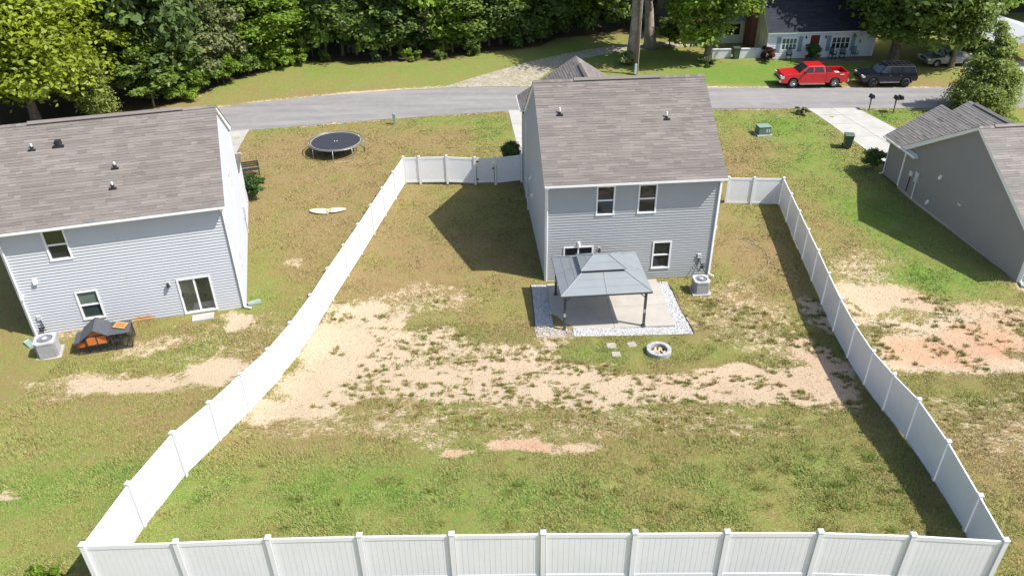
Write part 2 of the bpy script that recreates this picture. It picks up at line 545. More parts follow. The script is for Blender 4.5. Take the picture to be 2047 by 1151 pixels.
# ---------------------------------------------------------------- street, drives
def strip(name, near_pts, far_pts, m, lift, n=140, cross=6, kind='structure'):
    a, c = np.array(near_pts, float), np.array(far_pts, float)

    def resample(q):
        d = np.r_[0, np.cumsum(np.linalg.norm(np.diff(q, axis=0), axis=1))]
        t = np.linspace(0, d[-1], n)
        s = np.stack([np.interp(t, d, q[:, k]) for k in range(2)], -1)
        ker = np.hanning(15)
        ker /= ker.sum()
        pad = np.r_[np.repeat(s[:1], 7, 0), s, np.repeat(s[-1:], 7, 0)]
        sm = np.stack([np.convolve(pad[:, k], ker, 'valid') for k in range(2)], -1)
        sm[0], sm[-1] = s[0], s[-1]
        return sm
    a, c = resample(a), resample(c)
    t = np.linspace(0, 1, cross)[None, :, None]
    g = a[:, None] * (1 - t) + c[:, None] * t
    jag = (value_noise(g[..., 0] * 1.0, g[..., 1], .9, 31) - .5) * .22
    g[:, 0, 1] += jag[:, 0]
    g[:, -1, 1] += jag[:, -1]
    z = tz(g[..., 0], g[..., 1]) + lift
    z[:, 0] -= lift * .7
    z[:, -1] -= lift * .7
    i = np.arange(n * cross).reshape(n, cross)
    f = np.stack([i[:-1, :-1], i[1:, :-1], i[1:, 1:], i[:-1, 1:]], -1).reshape(-1, 4)
    me = fast_mesh(name, np.concatenate([g, z[..., None]], -1).reshape(-1, 3), f)
    o = link(name, me, m)
    return struct(o, kind)


m, nt, b = new_mat('worn_asphalt')
p = pos(nt)
mp = N(nt, 'ShaderNodeMapping')
mp.inputs['Scale'].default_value = (.12, 1.1, 1)
nt.links.new(p, mp.inputs[0])
n1, n2, n3 = noise(nt, mp.outputs[0], 1.0, 5), noise(nt, p, 1.1, 6), noise(nt, p, 45, 3)
c = mixc(nt, maprange(nt, n1, .3, .7, 0, 1), (.195, .186, .18), (.27, .258, .247))
c = mixc(nt, maprange(nt, n2, .5, .75, 0, .5), c, (.31, .29, .27))
s = N(nt, 'ShaderNodeVectorMath', operation='SCALE')
nt.links.new(c, s.inputs[0])
nt.links.new(maprange(nt, n3, .3, .7, .85, 1.15), s.inputs['Scale'])
nt.links.new(s.outputs[0], b.inputs['Base Color'])
b.inputs['Roughness'].default_value = .9
b.inputs['Specular IOR Level'].default_value = .25
add_bump(nt, b, n3, .3, .02)
M_ASPH = m
strip('street', [(140, 55), (70, 59.2), (41.3, 60.7), (28, 61.1), (17.3, 61.5), (8, 61.7), (-.8, 61.6), (-7, 60.7), (-12.7, 59.5), (-21, 57.8), (-30, 54), (-44, 45), (-70, 22)],
      [(141, 60), (71, 64.2), (44.1, 65.6), (30, 66.1), (18.5, 66.7), (8, 67.4), (-.8, 67.9), (-7, 67.9), (-14, 66.8), (-22.9, 64.4), (-33, 59.6), (-48, 49.5), (-75, 26)], M_ASPH, .03, 200)
m, nt, b = new_mat('gravel_track')
p = pos(nt)
n1, n2, n3 = noise(nt, p, .8, 5), noise(nt, p, 5, 5), noise(nt, p, 40, 3)
c = mixc(nt, maprange(nt, n1, .35, .65, 0, 1), (.33, .28, .215), (.42, .365, .29))
c = mixc(nt, maprange(nt, n2, .46, .62, 0, .85), c, (.17, .18, .075))
s = N(nt, 'ShaderNodeVectorMath', operation='SCALE')
nt.links.new(c, s.inputs[0])
nt.links.new(maprange(nt, n3, .3, .7, .75, 1.25), s.inputs['Scale'])
nt.links.new(s.outputs[0], b.inputs['Base Color'])
b.inputs['Roughness'].default_value = .95
add_bump(nt, b, n3, .5, .03)
M_GRAVEL = m
strip('gravel_track', [(-6.0, 67.9), (-2.9, 71.0), (.6, 74.2), (4.6, 77.2), (8.6, 79.4), (12.6, 80.8), (22, 82.0)],
      [(2.0, 67.9), (2.6, 69.8), (4.4, 73.2), (6.2, 75.2), (9.6, 77.5), (13, 79), (22, 80)], M_GRAVEL, .02, 70)


def slab_grid(name, corner_fn, us, vs, m, thick=.12, lift=.03, gap=.015, part='slab'):
    """a paved surface of separate slabs; corner_fn(u,v) -> x,y"""
    o = bpy.data.objects.new(name, None)
    COL.objects.link(o)
    x0, y0 = corner_fn(us[0], vs[0])
    o.location = (x0, y0, 0)
    struct(o)
    for i in range(len(us) - 1):
        for j in range(len(vs) - 1):
            q = [np.array(corner_fn(us[i + a], vs[j + c])) for a, c in ((0, 0), (1, 0), (1, 1), (0, 1))]
            cen = sum(q) / 4
            mb = MB()
            top, bot = [], []
            for w in q:
                w2 = w + (cen - w) / np.linalg.norm(cen - w) * gap * 1.4
                z = gz(*w) + lift + random.uniform(-.006, .006)
                top.append((w2[0] - x0, w2[1] - y0, z))
                bot.append((w2[0] - x0, w2[1] - y0, z - thick))
            mb.hexa(bot + top)
            mb.build(part, m, o)
    return o


def bil(q):
    q = [np.array(w, float) for w in q]
    return lambda u, v: tuple((q[0] * (1 - u) + q[1] * u) * (1 - v) + (q[3] * (1 - u) + q[2] * u) * v)


slab_grid('driveway', bil([(26.6, 50.9), (31.6, 51.3), (28.3, 61.2), (24.3, 61.2)]), [0, .48, 1], [0, .22, .45, .68, .86, 1], M_CONC2)
slab_grid('driveway', bil([(.9, 49.5), (6.4, 49.9), (5.4, 61.7), (-.1, 61.8)]), [0, .5, 1], [0, .25, .5, .75, 1], M_CONC2)
slab_grid('driveway', bil([(-24, 47.5), (-19.2, 47.8), (-20.3, 58.0), (-25, 56.6)]), [0, .5, 1], [0, .33, .66, 1], M_CONC2)
slab_grid('driveway', bil([(41.5, 66.0), (49, 65.4), (49, 73), (42.2, 73)]), [0, .5, 1], [0, .5, 1], M_CONC2)


# ---------------------------------------------------------------- houses
def wall_siding(mb, P, rng_fn, z0, z1, pitch=.15, holes=(), lip=.042):
    """lapped siding boards: each course tilts out at its lower edge"""
    n = max(1, int(round((z1 - z0) / pitch)))
    h = (z1 - z0) / n
    for i in range(n):
        a, c = z0 + i * h, z0 + (i + 1) * h
        lo0, hi0 = rng_fn(a)
        lo1, hi1 = rng_fn(c)
        if hi0 - lo0 < .02:
            continue
        mid = (a + c) / 2
        cuts = sorted((q[0], q[1]) for q in holes if q[2] < mid < q[3])
        segs, s0 = [], None
        edges = [lo0] + [e for q in cuts for e in q] + [hi0]
        for k in range(0, len(edges), 2):
            if edges[k + 1] - edges[k] > .01:
                segs.append((edges[k], edges[k + 1], lo1 if k == 0 else edges[k], hi1 if k == len(edges) - 2 else edges[k + 1]))
        for (l0, r0, l1, r1) in segs:
            t = random.uniform(.985, 1.015)
            mb.quad(P(l0, a, lip), P(r0, a, lip), P(r1, c, .002), P(l1, c, .002), t)
            mb.quad(P(l0, a, .002), P(r0, a, .002), P(r0, a, lip), P(l0, a, lip), t)


def window(house, P, a0, a1, z0, z1, frame=M_TRIM, tops=M_GLASS, bots=M_GLASS, slider=False, tr=.075, handle=False):
    """frame with casing, meeting rail and two recessed panes"""
    mb = MB()
    mb.pbox(P, a0, a1, z1 - tr, z1, -.06, .065)
    mb.pbox(P, a0 - .01, a1 + .01, z0, z0 + tr, -.06, .075)
    mb.pbox(P, a0, a0 + tr, z0 + tr, z1 - tr, -.06, .063)
    mb.pbox(P, a1 - tr, a1, z0 + tr, z1 - tr, -.06, .063)
    if slider:
        am = (a0 + a1) / 2
        mb.pbox(P, am - .04, am + .04, z0 + tr, z1 - tr, -.05, .02)
    else:
        zm = (z0 + z1) / 2
        mb.pbox(P, a0 + tr, a1 - tr, zm - .035, zm + .035, -.05, .025)
    w = mb.build('sliding_door' if slider else 'window', frame, house)
    for k in range(2):
        mb = MB()
        if slider:
            q = (a0 + tr, am - .04) if k == 0 else (am + .04, a1 - tr)
            mb.pbox(P, q[0], q[1], z0 + tr, z1 - tr, -.05, -.03 - .01 * k)
        else:
            q = (z0 + tr, zm - .035) if k == 0 else (zm + .035, z1 - tr)
            mb.pbox(P, a0 + tr, a1 - tr, q[0], q[1], -.05, -.04 + .02 * k)
        mb.build('pane', (bots if k == 0 else tops), w)
    if handle:
        mb = MB()
        mb.pbox(P, a0 + tr + .02, a0 + tr + .05, z0 + .95, z0 + 1.15, -.02, .03)
        mb.build('handle', M_BLACK, w)
    return w


def shingles(mb, S, Lf, Rf, T, expo=.165):
    """courses of laminated shingle tabs on a roof plane, S(s, t, h)"""
    n = max(1, int(round(T / expo)))
    h = T / n
    for i in range(n):
        t0, t1 = i * h - (.0 if i else .02), (i + 1) * h + .004
        l0, r0, l1, r1 = Lf(i * h), Rf(i * h), Lf((i + 1) * h), Rf((i + 1) * h)
        if r0 - l0 < .03:
            continue
        s = l0
        row = random.uniform(.95, 1.05)
        prev = 1.0
        while s < r0 - 1e-4:
            ln = random.choice((.26, .4, .5, .75, 1.0, 1.0))
            e = min(r0, s + ln)
            if r0 - e < .12:
                e = r0
            k = random.random()
            tone = 1.12 if k < .24 else (.9 if k < .5 else 1.0)
            tone *= row * random.uniform(.95, 1.05)
            th = random.choice((.014, .02, .026))
            a, c = s, e
            ua = l1 if s <= l0 + 1e-6 else min(max(s, l1), r1)
            uc = r1 if e >= r0 - 1e-6 else min(max(e, l1), r1)
            mb.quad(S(a, t0, th), S(c, t0, th), S(uc, t1, .006), S(ua, t1, .006), tone)
            mb.quad(S(a, t0, 0), S(c, t0, 0), S(c, t0, th), S(a, t0, th), tone * .8)
            s = e


def roof_plane(house, S, Lf, Rf, T, m, deck=M_TRIM, name='shingles'):
    mb = MB()
    shingles(mb, S, Lf, Rf, T)
    o = mb.build(name, m, house)
    o['kind'] = 'stuff'
    return o


def gutter_run(P, a0, a1, z, d0, mb):
    """open K-style gutter: back, floor, front lip"""
    mb.pbox(P, a0, a1, z - .11, z - .1, d0, d0 + .10)
    mb.pbox(P, a0, a1, z - .1, z + .005, d0 + .09, d0 + .115)
    mb.pbox(P, a0, a0 + .012, z - .1, z, d0, d0 + .09)
    mb.pbox(P, a1 - .012, a1, z - .1, z, d0, d0 + .09)


def downspout(house, pts, m=M_TRIM, r=.042):
    mb = MB()
    mb.tube(pts, r, 6)
    return mb.build('downspout', m, house)


def vent_pipe(house, p, h=.28):
    mb = MB()
    x, y, z = p
    mb.cyl((x, y, z - .15), (x, y, z + h), .045, n=10)
    v = mb.build('vent_pipe', M_TRIM, house)
    mb = MB()
    mb.cyl((x, y, z - .12), (x, y, z + .08), .10, .06, n=10)
    mb.box(x - .16, x + .16, y - .18, y - .02, z - .16, z - .03)
    mb.build('flashing', M_BLACK, v)


def gable_block(house, W, D, ze, slope, ov, rk, wall_m, roof_m, back_holes=(), left_holes=(), right_holes=(), base=0.0, corner=.09, pitch=.15):
    """walls, corner trims, soffit, fascia, both slopes of a gable block whose ridge runs along x"""
    zr = ze + slope * (D / 2 + ov)
    roofz = lambda y: zr - slope * abs(y - D / 2)
    top = ze - .14
    Pb = lambda a, z, d: (a, -d, z)
    Pf = lambda a, z, d: (a, D + d, z)
    Pl = lambda a, z, d: (-d, a, z)
    Pr = lambda a, z, d: (W + d, a, z)
    for P, full, holes, gab in ((Pb, W, back_holes, 0), (Pf, W, (), 0), (Pl, D, left_holes, 1), (Pr, D, right_holes, 1)):
        mb = MB()
        if gab:
            def rf(z, full=full):
                lim = roofz(0) - .1
                if z <= lim:
                    return 0.0, full
                k = (z - lim) / slope
                return k, full - k
            wall_siding(mb, P, rf, base, zr - .12, pitch, holes)
        else:
            wall_siding(mb, P, lambda z, full=full: (0.0, full), base, top + .12, pitch, holes)
        mb.build('siding', wall_m[(Pb, Pf, Pl, Pr).index(P)] if isinstance(wall_m, (list, tuple)) else wall_m, house)
    # dark core so that gaps never show daylight
    mb = MB()
    mb.box(.12, W - .12, .12, D - .12, base - .3, top)
    mb.build('wall_core', M_BLACK, house)
    mb = MB()
    mb.box(-.004, W + .004, -.004, D + .004, base - .35, base - .004)
    mb.build('foundation', M_CONC, house)
    for (cx, cy) in ((0, 0), (W, 0), (0, D), (W, D)):
        mb = MB()
        sx, sy = (1 if cx else -1), (1 if cy else -1)
        mb.box(min(cx + sx * .05, cx - sx * corner), max(cx + sx * .05, cx - sx * corner), min(cy + sy * .05, cy - sy * .004), max(cy + sy * .05, cy - sy * .004), base - .02, top)
        mb.box(min(cx + sx * .05, cx - sx * .004), max(cx + sx * .05, cx - sx * .004), min(cy - sy * .004, cy - sy * corner), max(cy - sy * .004, cy - sy * corner), base - .02, top)
        mb.build('corner_trim', M_TRIM, house)
    # roof deck as a folded slab, shingles above
    mb = MB()
    prof = [(-ov, ze - .02), (D / 2, zr - .02), (D + ov, ze - .02), (D + ov, ze - .16), (D + .0, ze - .16), (D / 2, zr - .2), (0, ze - .16), (-ov, ze - .16)]
    n = len(prof)
    vs = [(-rk, y, z) for y, z in prof] + [(W + rk, y, z) for y, z in prof]
    fs = [(i, (i + 1) % n, n + (i + 1) % n, n + i) for i in range(n)]
    fs += [(0, 7, 6), (0, 6, 5, 1), (1, 5, 4, 2), (2, 4, 3)]
    fs += [(n, n + 6, n + 7), (n, n + 1, n + 5, n + 6), (n + 1, n + 2, n + 4, n + 5), (n + 2, n + 3, n + 4)]
    mb.add(vs, fs)
    mb.build('fascia', M_TRIM, house)
    T = math.hypot(D / 2 + ov, slope * (D / 2 + ov))
    cs, sn = (D / 2 + ov) / T, slope * (D / 2 + ov) / T
    Sb = lambda s, t, h: (s, -ov + t * cs - h * sn, ze - .018 + t * sn + h * cs)
    Sf = lambda s, t, h: (s, D + ov - t * cs + h * sn, ze - .018 + t * sn + h * cs)
    e = rk + .03
    roof_plane(house, Sb, lambda t: -e, lambda t: W + e, T, roof_m)
    roof_plane(house, Sf, lambda t: -e, lambda t: W + e, T, roof_m)
    mb = MB()
    x = -e
    while x < W + e - .05:
        x2 = min(W + e, x + .22)
        tn = random.choice((.85, 1.0, 1.12))
        mb.add([(x, D / 2 - .15, zr - .15 * slope + .022), (x2, D / 2 - .15, zr - .15 * slope + .03), (x2, D / 2, zr + .035), (x, D / 2, zr + .027),
                (x2, D / 2 + .15, zr - .15 * slope + .03), (x, D / 2 + .15, zr - .15 * slope + .022)], ((0, 1, 2, 3), (3, 2, 4, 5)), tn)
        x = x2
    mb.build('ridge_cap', roof_m, house)
    return zr, Pb, Pf, Pl, Pr, Sb, T


def ridge_vent(house, p0, p1, side, slope, m):
    """low raised vent strip over a ridge"""
    mb = MB()
    p0, p1, side = Vector(p0), Vector(p1), Vector(side).normalized()
    up = Vector((0, 0, 1))
    w, h = .15, .05
    vs = []
    for p in (p0, p1):
        vs += [p - side * w - up * (w * slope - .03), p - side * w - up * (w * slope - .03 - h), p + up * (.045 + h), p + side * w - up * (w * slope - .03 - h), p + side * w - up * (w * slope - .03)]
    mb.add(vs, ((0, 1, 6, 5), (1, 2, 7, 6), (2, 3, 8, 7), (3, 4, 9, 8), (0, 4, 3, 2, 1), (5, 6, 7, 8, 9)))
    o = mb.build('ridge_vent', m, house)
    mb = MB()
    for s in (-1, 1):
        q0, q1 = p0 + side * s * (w + .004), p1 + side * s * (w + .004)
        a = -up * (w * slope - .025)
        mb.quad(q0 + a, q1 + a, q1 + a + up * (h - .015), q0 + a + up * (h - .015))
    mb.build('vent_slot', M_BLACK, o)
    return o


def wall_light(house, P, a, z, lamp_dark=True):
    mb = MB()
    mb.pbox(P, a - .07, a + .07, z - .1, z + .12, 0, .05)
    f = mb.build('wall_light', M_TRIM, house)
    mb = MB()
    c = P(a, z - .02, .16)
    mb.cyl(P(a, z + .08, .05), P(a, z + .09, .17), .018)
    mb.cyl((c[0], c[1], c[2] + .12), (c[0], c[1], c[2] - .1), .05, .085, 10)
    mb.build('lantern', M_DARKMET if lamp_dark else M_TRIM, f)


def hood_vent(house, P, a, z):
    mb = MB()
    mb.extrude([(0, -.02), (0, .16), (.12, .03), (.14, -.1), (.11, -.1)], lambda d, zz, s: P(a + s, z + zz, d + .015), -.09, .09)
    mb.build('hood_vent', M_TRIM, house)


# --- main house, grey-blue two storeys
H1 = thing('two_storey_house', 'blue-grey two-storey house with brown shingle roof inside the white fence, gazebo at its back', 'house', (1.777, 35.21, -.28), .073)
W1, D1, E1, SL1 = 8.88, 10.27, 5.86, .63
wins = [(2.53, 3.48, 3.90, 5.54), (4.66, 5.63, 3.90, 5.54), (5.65, 6.65, .58, 2.22), (.93, 2.50, .12, 2.17)]
hol = [(a + .03, c - .03, z + .03, t - .03) for a, c, z, t in wins]
zr1, Pb, Pf, Pl, Pr, Sb1, T1 = gable_block(H1, W1, D1, E1, SL1, .4, .12, M_SIDING_M, M_SHINGLE, hol)
for w in wins[:3]:
    window(H1, Pb, *w)
window(H1, Pb, *wins[3], slider=True, handle=True)
# front wing with its own ridge running away from the camera
zw = 8.25
mb = MB()
wall_siding(mb, lambda a, z, d: (-d, a, z), lambda z: (D1 + .02, 13.1), 0, 5.75)
mb.build('siding', M_SIDING_M, H1)
mb = MB()
wall_siding(mb, lambda a, z, d: (a, 13.1 + d, z), lambda z: (0 if z < 5.7 else max(0, (z - 5.7) / .63 - .1), 6.84 if z < 5.7 else 6.84 - (z - 5.7) / .63 + .1), 0, 8.0)
mb.build('siding', M_SIDING_M, H1)
mb = MB()
mb.box(-.03, .06, 13.05, 13.13, 0, 5.72)
mb.build('corner_trim', M_TRIM, H1)
for sgn in (1, -1):
    cw = 3.42
    T = math.hypot(cw + .27, zw - E1)
    cs, sn = (cw + .27) / T, (zw - E1) / T
    if sgn == 1:
        S = lambda s, t, h, cs=cs, sn=sn: (-.27 + t * cs - h * sn, s, E1 - .018 + t * sn + h * cs)
    else:
        S = lambda s, t, h, cs=cs, sn=sn: (7.11 - t * cs + h * sn, s, E1 - .018 + t * sn + h * cs)
    roof_plane(H1, S, lambda t, sn=sn: D1 / 2 + (zr1 - (E1 + t * sn)) / SL1 - .05, lambda t: 13.5, T, M_SHINGLE)
mb = MB()
mb.add([(-.24, 10.4, E1 - .03), (3.42, 6.9, zw - .03), (3.42, 13.46, zw - .03), (-.24, 13.46, E1 - .03), (7.08, 10.4, E1 - .03), (7.08, 13.46, E1 - .03),
        (-.24, 13.46, E1 - .2), (3.42, 13.46, zw - .2), (7.08, 13.46, E1 - .2), (-.24, 10.4, E1 - .2), (7.08, 10.4, E1 - .2)],
       ((0, 1, 2, 3), (1, 4, 5, 2), (3, 2, 7, 6), (2, 5, 8, 7), (0, 3, 6, 9), (4, 10, 8, 5), (9, 6, 7, 8, 10)))
mb.build('fascia', M_TRIM, H1)
mb = MB()
gutter_run(lambda a, z, d: (-d, a, z), 10.7, 13.48, E1 - .02, .26, mb)
mb.build('gutter', M_TRIM, H1)
ridge_vent(H1, (3.42, 7.6, zw), (3.42, 11.6, zw), (1, 0, 0), .63, M_SHINGLE)
ridge_vent(H1, (2.0, D1 / 2, zr1), (6.6, D1 / 2, zr1), (0, 1, 0), SL1, M_SHINGLE)
mb = MB()
gutter_run(Pb, -.14, W1 + .14, E1 - .02, .4, mb)
mb.build('gutter', M_TRIM, H1)
downspout(H1, [(.05, -.45, E1 - .12), (.05, -.45, E1 - .2), (.05, -.07, E1 - .42), (.05, -.07, .2), (.0, -.1, .1), (-.3, -.3, .06)])
downspout(H1, [(W1 - .06, -.45, E1 - .12), (W1 - .06, -.45, E1 - .2), (W1 - .06, -.07, E1 - .42), (W1 - .06, -.07, .2), (W1 - .02, -.12, .12), (W1 + .2, -.3, .06)])
vent_pipe(H1, (1.05, 3.3, E1 + .63 * 3.7))
vent_pipe(H1, (6.55, 2.85, E1 + .63 * 3.25))
wall_light(H1, Pb, 2.80, 1.95)
wall_light(H1, Pb, 1.72, 2.33, False)
mb = MB()
mb.pbox(Pr, .35, .5, 2.55, 2.72, .0, .25)
mb.build('hood_vent', M_TRIM, H1)
mb = MB()
mb.pbox(Pb, 8.12, 8.3, 1.12, 1.36, .01, .11)
bx = mb.build('disconnect_box', mat('grey_steel', (.5, .52, .52), .5, .1, 5), H1)
mb = MB()
mb.tube([Pb(8.21, 1.12, .06), Pb(8.2, .9, .1), Pb(8.12, .7, .16), Pb(8.1, .55, .4)], .022, 6)
mb.tube([Pb(8.24, 1.12, .06), Pb(8.3, .85, .1), Pb(8.42, .6, .25), Pb(8.45, .5, .5)], .02, 6)
mb.build('conduit', M_BLACK, bx)
mb = MB()
mb.pbox(Pb, 8.35, 8.62, .42, .7, .01, .03)
mb.cyl(Pb(8.48, .58, .03), Pb(8.48, .56, .12), .06)
mb.build('line_set_plate', M_BLACK, H1)
# meters on the shaded left wall
mb = MB()
mb.pbox(Pl, 8.3, 8.62, 1.1, 1.9, .01, .16)
e1 = mb.build('electric_meter_box', mat('grey_steel', (.5, .52, .52), .5), H1)
mb = MB()
mb.cyl(Pl(8.46, 1.1, .09), Pl(8.46, .0, .09), .035)
mb.build('conduit', M_TRIM, e1)
hood_vent(H1, Pl, 6.2, 2.2)
hood_vent(H1, Pl, 7.1, 2.9)

# --- left house, pale blue-white
m, nt, b = new_mat('pale_blue_siding_with_rust')
tc = N(nt, 'ShaderNodeTexCoord')
sx = N(nt, 'ShaderNodeSeparateXYZ')
nt.links.new(tc.outputs['Object'], sx.inputs[0])
nz = noise(nt, tc.outputs['Object'], 5., 4)
nzz = noise(nt, tc.outputs['Object'], 2.2, 3)
dx = math_(nt, 'DIVIDE', math_(nt, 'SUBTRACT', sx.outputs[0], 4.72), .62)
dz = math_(nt, 'DIVIDE', math_(nt, 'SUBTRACT', sx.outputs[2], .17), .24)
d = math_(nt, 'ADD', math_(nt, 'MULTIPLY', dx, dx), math_(nt, 'MULTIPLY', dz, dz))
d = math_(nt, 'ADD', d, maprange(nt, nz, .3, .7, -.35, .35))
r1 = maprange(nt, d, 1.1, .25, 0, .9, True)
ds = math_(nt, 'ABSOLUTE', math_(nt, 'DIVIDE', math_(nt, 'SUBTRACT', sx.outputs[0], 4.62), .16))
r2 = math_(nt, 'MULTIPLY', maprange(nt, ds, 1.0, .2, 0, 1), maprange(nt, nzz, .56, .70, 0, .55))
front = maprange(nt, sx.outputs[1], .3, .1, 0, 1)
r = math_(nt, 'MULTIPLY', math_(nt, 'MAXIMUM', r1, r2), front)
base = mixc(nt, noise(nt, pos(nt), .8, 4), (.465, .482, .505), (.52, .535, .555))
c = mixc(nt, r, base, mixc(nt, nz, (.50, .20, .03), (.62, .36, .12)))
nt.links.new(c, b.inputs['Base Color'])
b.inputs['Roughness'].default_value = .5
b.inputs['Specular IOR Level'].default_value = .35
M_SIDING_L = m
H2 = thing('two_storey_house', 'pale blue-white two-storey house at left with rust stain low on its back wall', 'house', (-22.216, 29.624, .55), .267)
W2, D2, E2, SL2 = 9.38, 9.87, 5.68, .547
M_SCREEN = glass('green_blind_glass', (.11, .15, .125), .12)
M_OLIVE_REFL = glass('olive_reflection_tinted_glass', (.045, .055, .03), .08)  # olive reflection is put into the glass base colour
wins2 = [(1.75, 2.68, 3.87, 5.40), (2.2, 3.17, .62, 2.16), (6.58, 8.1, .1, 2.06)]
sidew = [(1.2, 2.1, .6, 2.2), (4.4, 5.6, 3.75, 5.2)]
hol = [(a + .03, c - .03, z + .03, t - .03) for a, c, z, t in wins2]
holr = [(a + .03, c - .03, z + .03, t - .03) for a, c, z, t in sidew]
zr2, Pb, Pf, Pl, Pr, Sb2, T2 = gable_block(H2, W2, D2, E2, SL2, .4, .12, M_SIDING_L, M_SHINGLE, hol, (), holr)
window(H2, Pb, *wins2[0], tops=M_OLIVE_REFL, bots=M_GLASS)
window(H2, Pb, *wins2[1], tops=M_SCREEN, bots=glass('teal_glass', (.03, .05, .048), .05))
for w in sidew:
    window(H2, Pr, *w)
sd = window(H2, Pb, *wins2[2], slider=True, handle=True, tops=None, bots=None) if False else None
# sliding door with vertical blinds seen through the glass
m, nt, b = new_mat('clear_door_glass')
tr_ = N(nt, 'ShaderNodeBsdfTransparent')
tr_.inputs[0].default_value = (.88, .9, .88, 1)
gl = N(nt, 'ShaderNodeBsdfGlossy')
gl.inputs['Roughness'].default_value = .03
gl.inputs[0].default_value = (.8, .85, .9, 1)
fr = N(nt, 'ShaderNodeFresnel')
fr.inputs[0].default_value = 1.6
mx = N(nt, 'ShaderNodeMixShader')
nt.links.new(fr.outputs[0], mx.inputs[0])
nt.links.new(tr_.outputs[0], mx.inputs[1])
nt.links.new(gl.outputs[0], mx.inputs[2])
nt.links.new(mx.outputs[0], nt.nodes['Material Output'].inputs[0])
M_CLEAR = m
sd = window(H2, Pb, *wins2[2], slider=True, handle=True, tops=M_CLEAR, bots=M_CLEAR)
mb = MB()
for k in range(24):
    a = 6.68 + k * .058
    if a > 8.0:
        break
    ang = .55 if a < 7.34 else .95
    mb.add([Pb(a - .035 * math.cos(ang), .2, -.07 - .035 * math.sin(ang)), Pb(a + .035 * math.cos(ang), .2, -.07 + .03 * math.sin(ang) - .01),
            Pb(a + .035 * math.cos(ang), 1.98, -.07 + .03 * math.sin(ang) - .01), Pb(a - .035 * math.cos(ang), 1.98, -.07 - .035 * math.sin(ang))], ((0, 1, 2, 3),))
bl = mb.build('vertical_blind', mat('blind_vinyl', (.78, .78, .70), .6, .05), sd)
# one-storey front wing flush with the right wall
mb = MB()
wall_siding(mb, Pr, lambda z: (D2 + .03, 12.66), 0, 2.95)
mb.build('siding', M_SIDING_L, H2)
mb = MB()
mb.box(W2 - .06, W2 + .03, 12.6, 12.69, 0, 2.95)
mb.build('corner_trim', M_TRIM, H2)
mb = MB()
mb.extrude([(D2, 2.95), (D2, 3.75), (12.95, 2.98), (12.95, 2.85)], lambda y, z, x: (x, y, z), 1.0, W2 + .12)
mb.build('wing_roof', M_SHINGLE, H2)
mb = MB()
wall_siding(mb, lambda a, z, d: (a, 12.66 + d, z), lambda z: (1.2, W2), 0, 2.9)
mb.build('siding', M_SIDING_L, H2)
mb = MB()
gutter_run(lambda a, z, d: (a, 12.95 + d, z), 1.0, W2 + .16, 2.98, 0, mb)
mb.build('gutter', M_TRIM, H2)
ridge_vent(H2, (1.2, D2 / 2, zr2), (8.0, D2 / 2, zr2), (0, 1, 0), SL2, M_SHINGLE)
mb = MB()
gutter_run(Pb, -.14, W2 + .14, E2 - .02, .4, mb)
mb.build('gutter', M_TRIM, H2)
downspout(H2, [(W2 - .06, -.45, E2 - .12), (W2 - .06, -.45, E2 - .2), (W2 - .06, -.08, E2 - .42), (W2 - .06, -.08, .2), (W2 - .03, -.16, .1), (W2 + .28, -.32, .06)])
downspout(H2, [(.06, -.45, E2 - .12), (.06, -.45, E2 - .2), (.06, -.08, E2 - .42), (.06, -.08, .2), (.0, -.16, .1), (-.2, -.3, .06)])
for (x, y, kind) in ((1.45, 3.6, 1), (2.55, 3.7, 0), (4.95, 2.2, 1), (4.85, 1.2, 1)):
    z = E2 + SL2 * (y + .4)
    if kind:
        vent_pipe(H2, (x, y, z), .2)
    else:
        mb = MB()
        mb.cyl((x, y, z - .12), (x, y, z + .16), .17, .14, 10)
        mb.box(x - .24, x + .24, y - .25, y, z - .2, z - .05)
        mb.build('roof_vent', M_BLACK, H2)
hood_vent(H2, Pb, .85, 2.98)
wall_light(H2, Pb, 6.22, 1.9)
wall_light(H2, Pb, .1, 2.35, False)
mb = MB()
mb.pbox(Pb, .35, .52, 1.0, 1.22, .01, .11)
bx = mb.build('disconnect_box', MATS['grey_steel'], H2)
mb = MB()
mb.tube([Pb(.44, 1.0, .06), Pb(.48, .8, .1), Pb(.5, .6, .15), Pb(.42, .3, .4)], .022, 6)
mb.build('conduit', M_BLACK, bx)
mb = MB()
mb.pbox(Pb, .22, .5, .38, .68, .01, .03)
mb.cyl(Pb(.34, .52, .03), Pb(.34, .46, .16), .07)
mb.build('line_set_plate', M_BLACK, H2)
mb = MB()
mb.pbox(Pr, 7.9, 8.2, 1.0, 1.7, .01, .15)
mb.cyl(Pr(8.05, 1.0, .08), Pr(8.05, 0.0, .08), .035)
mb.build('electric_meter_box', MATS['grey_steel'], H2)

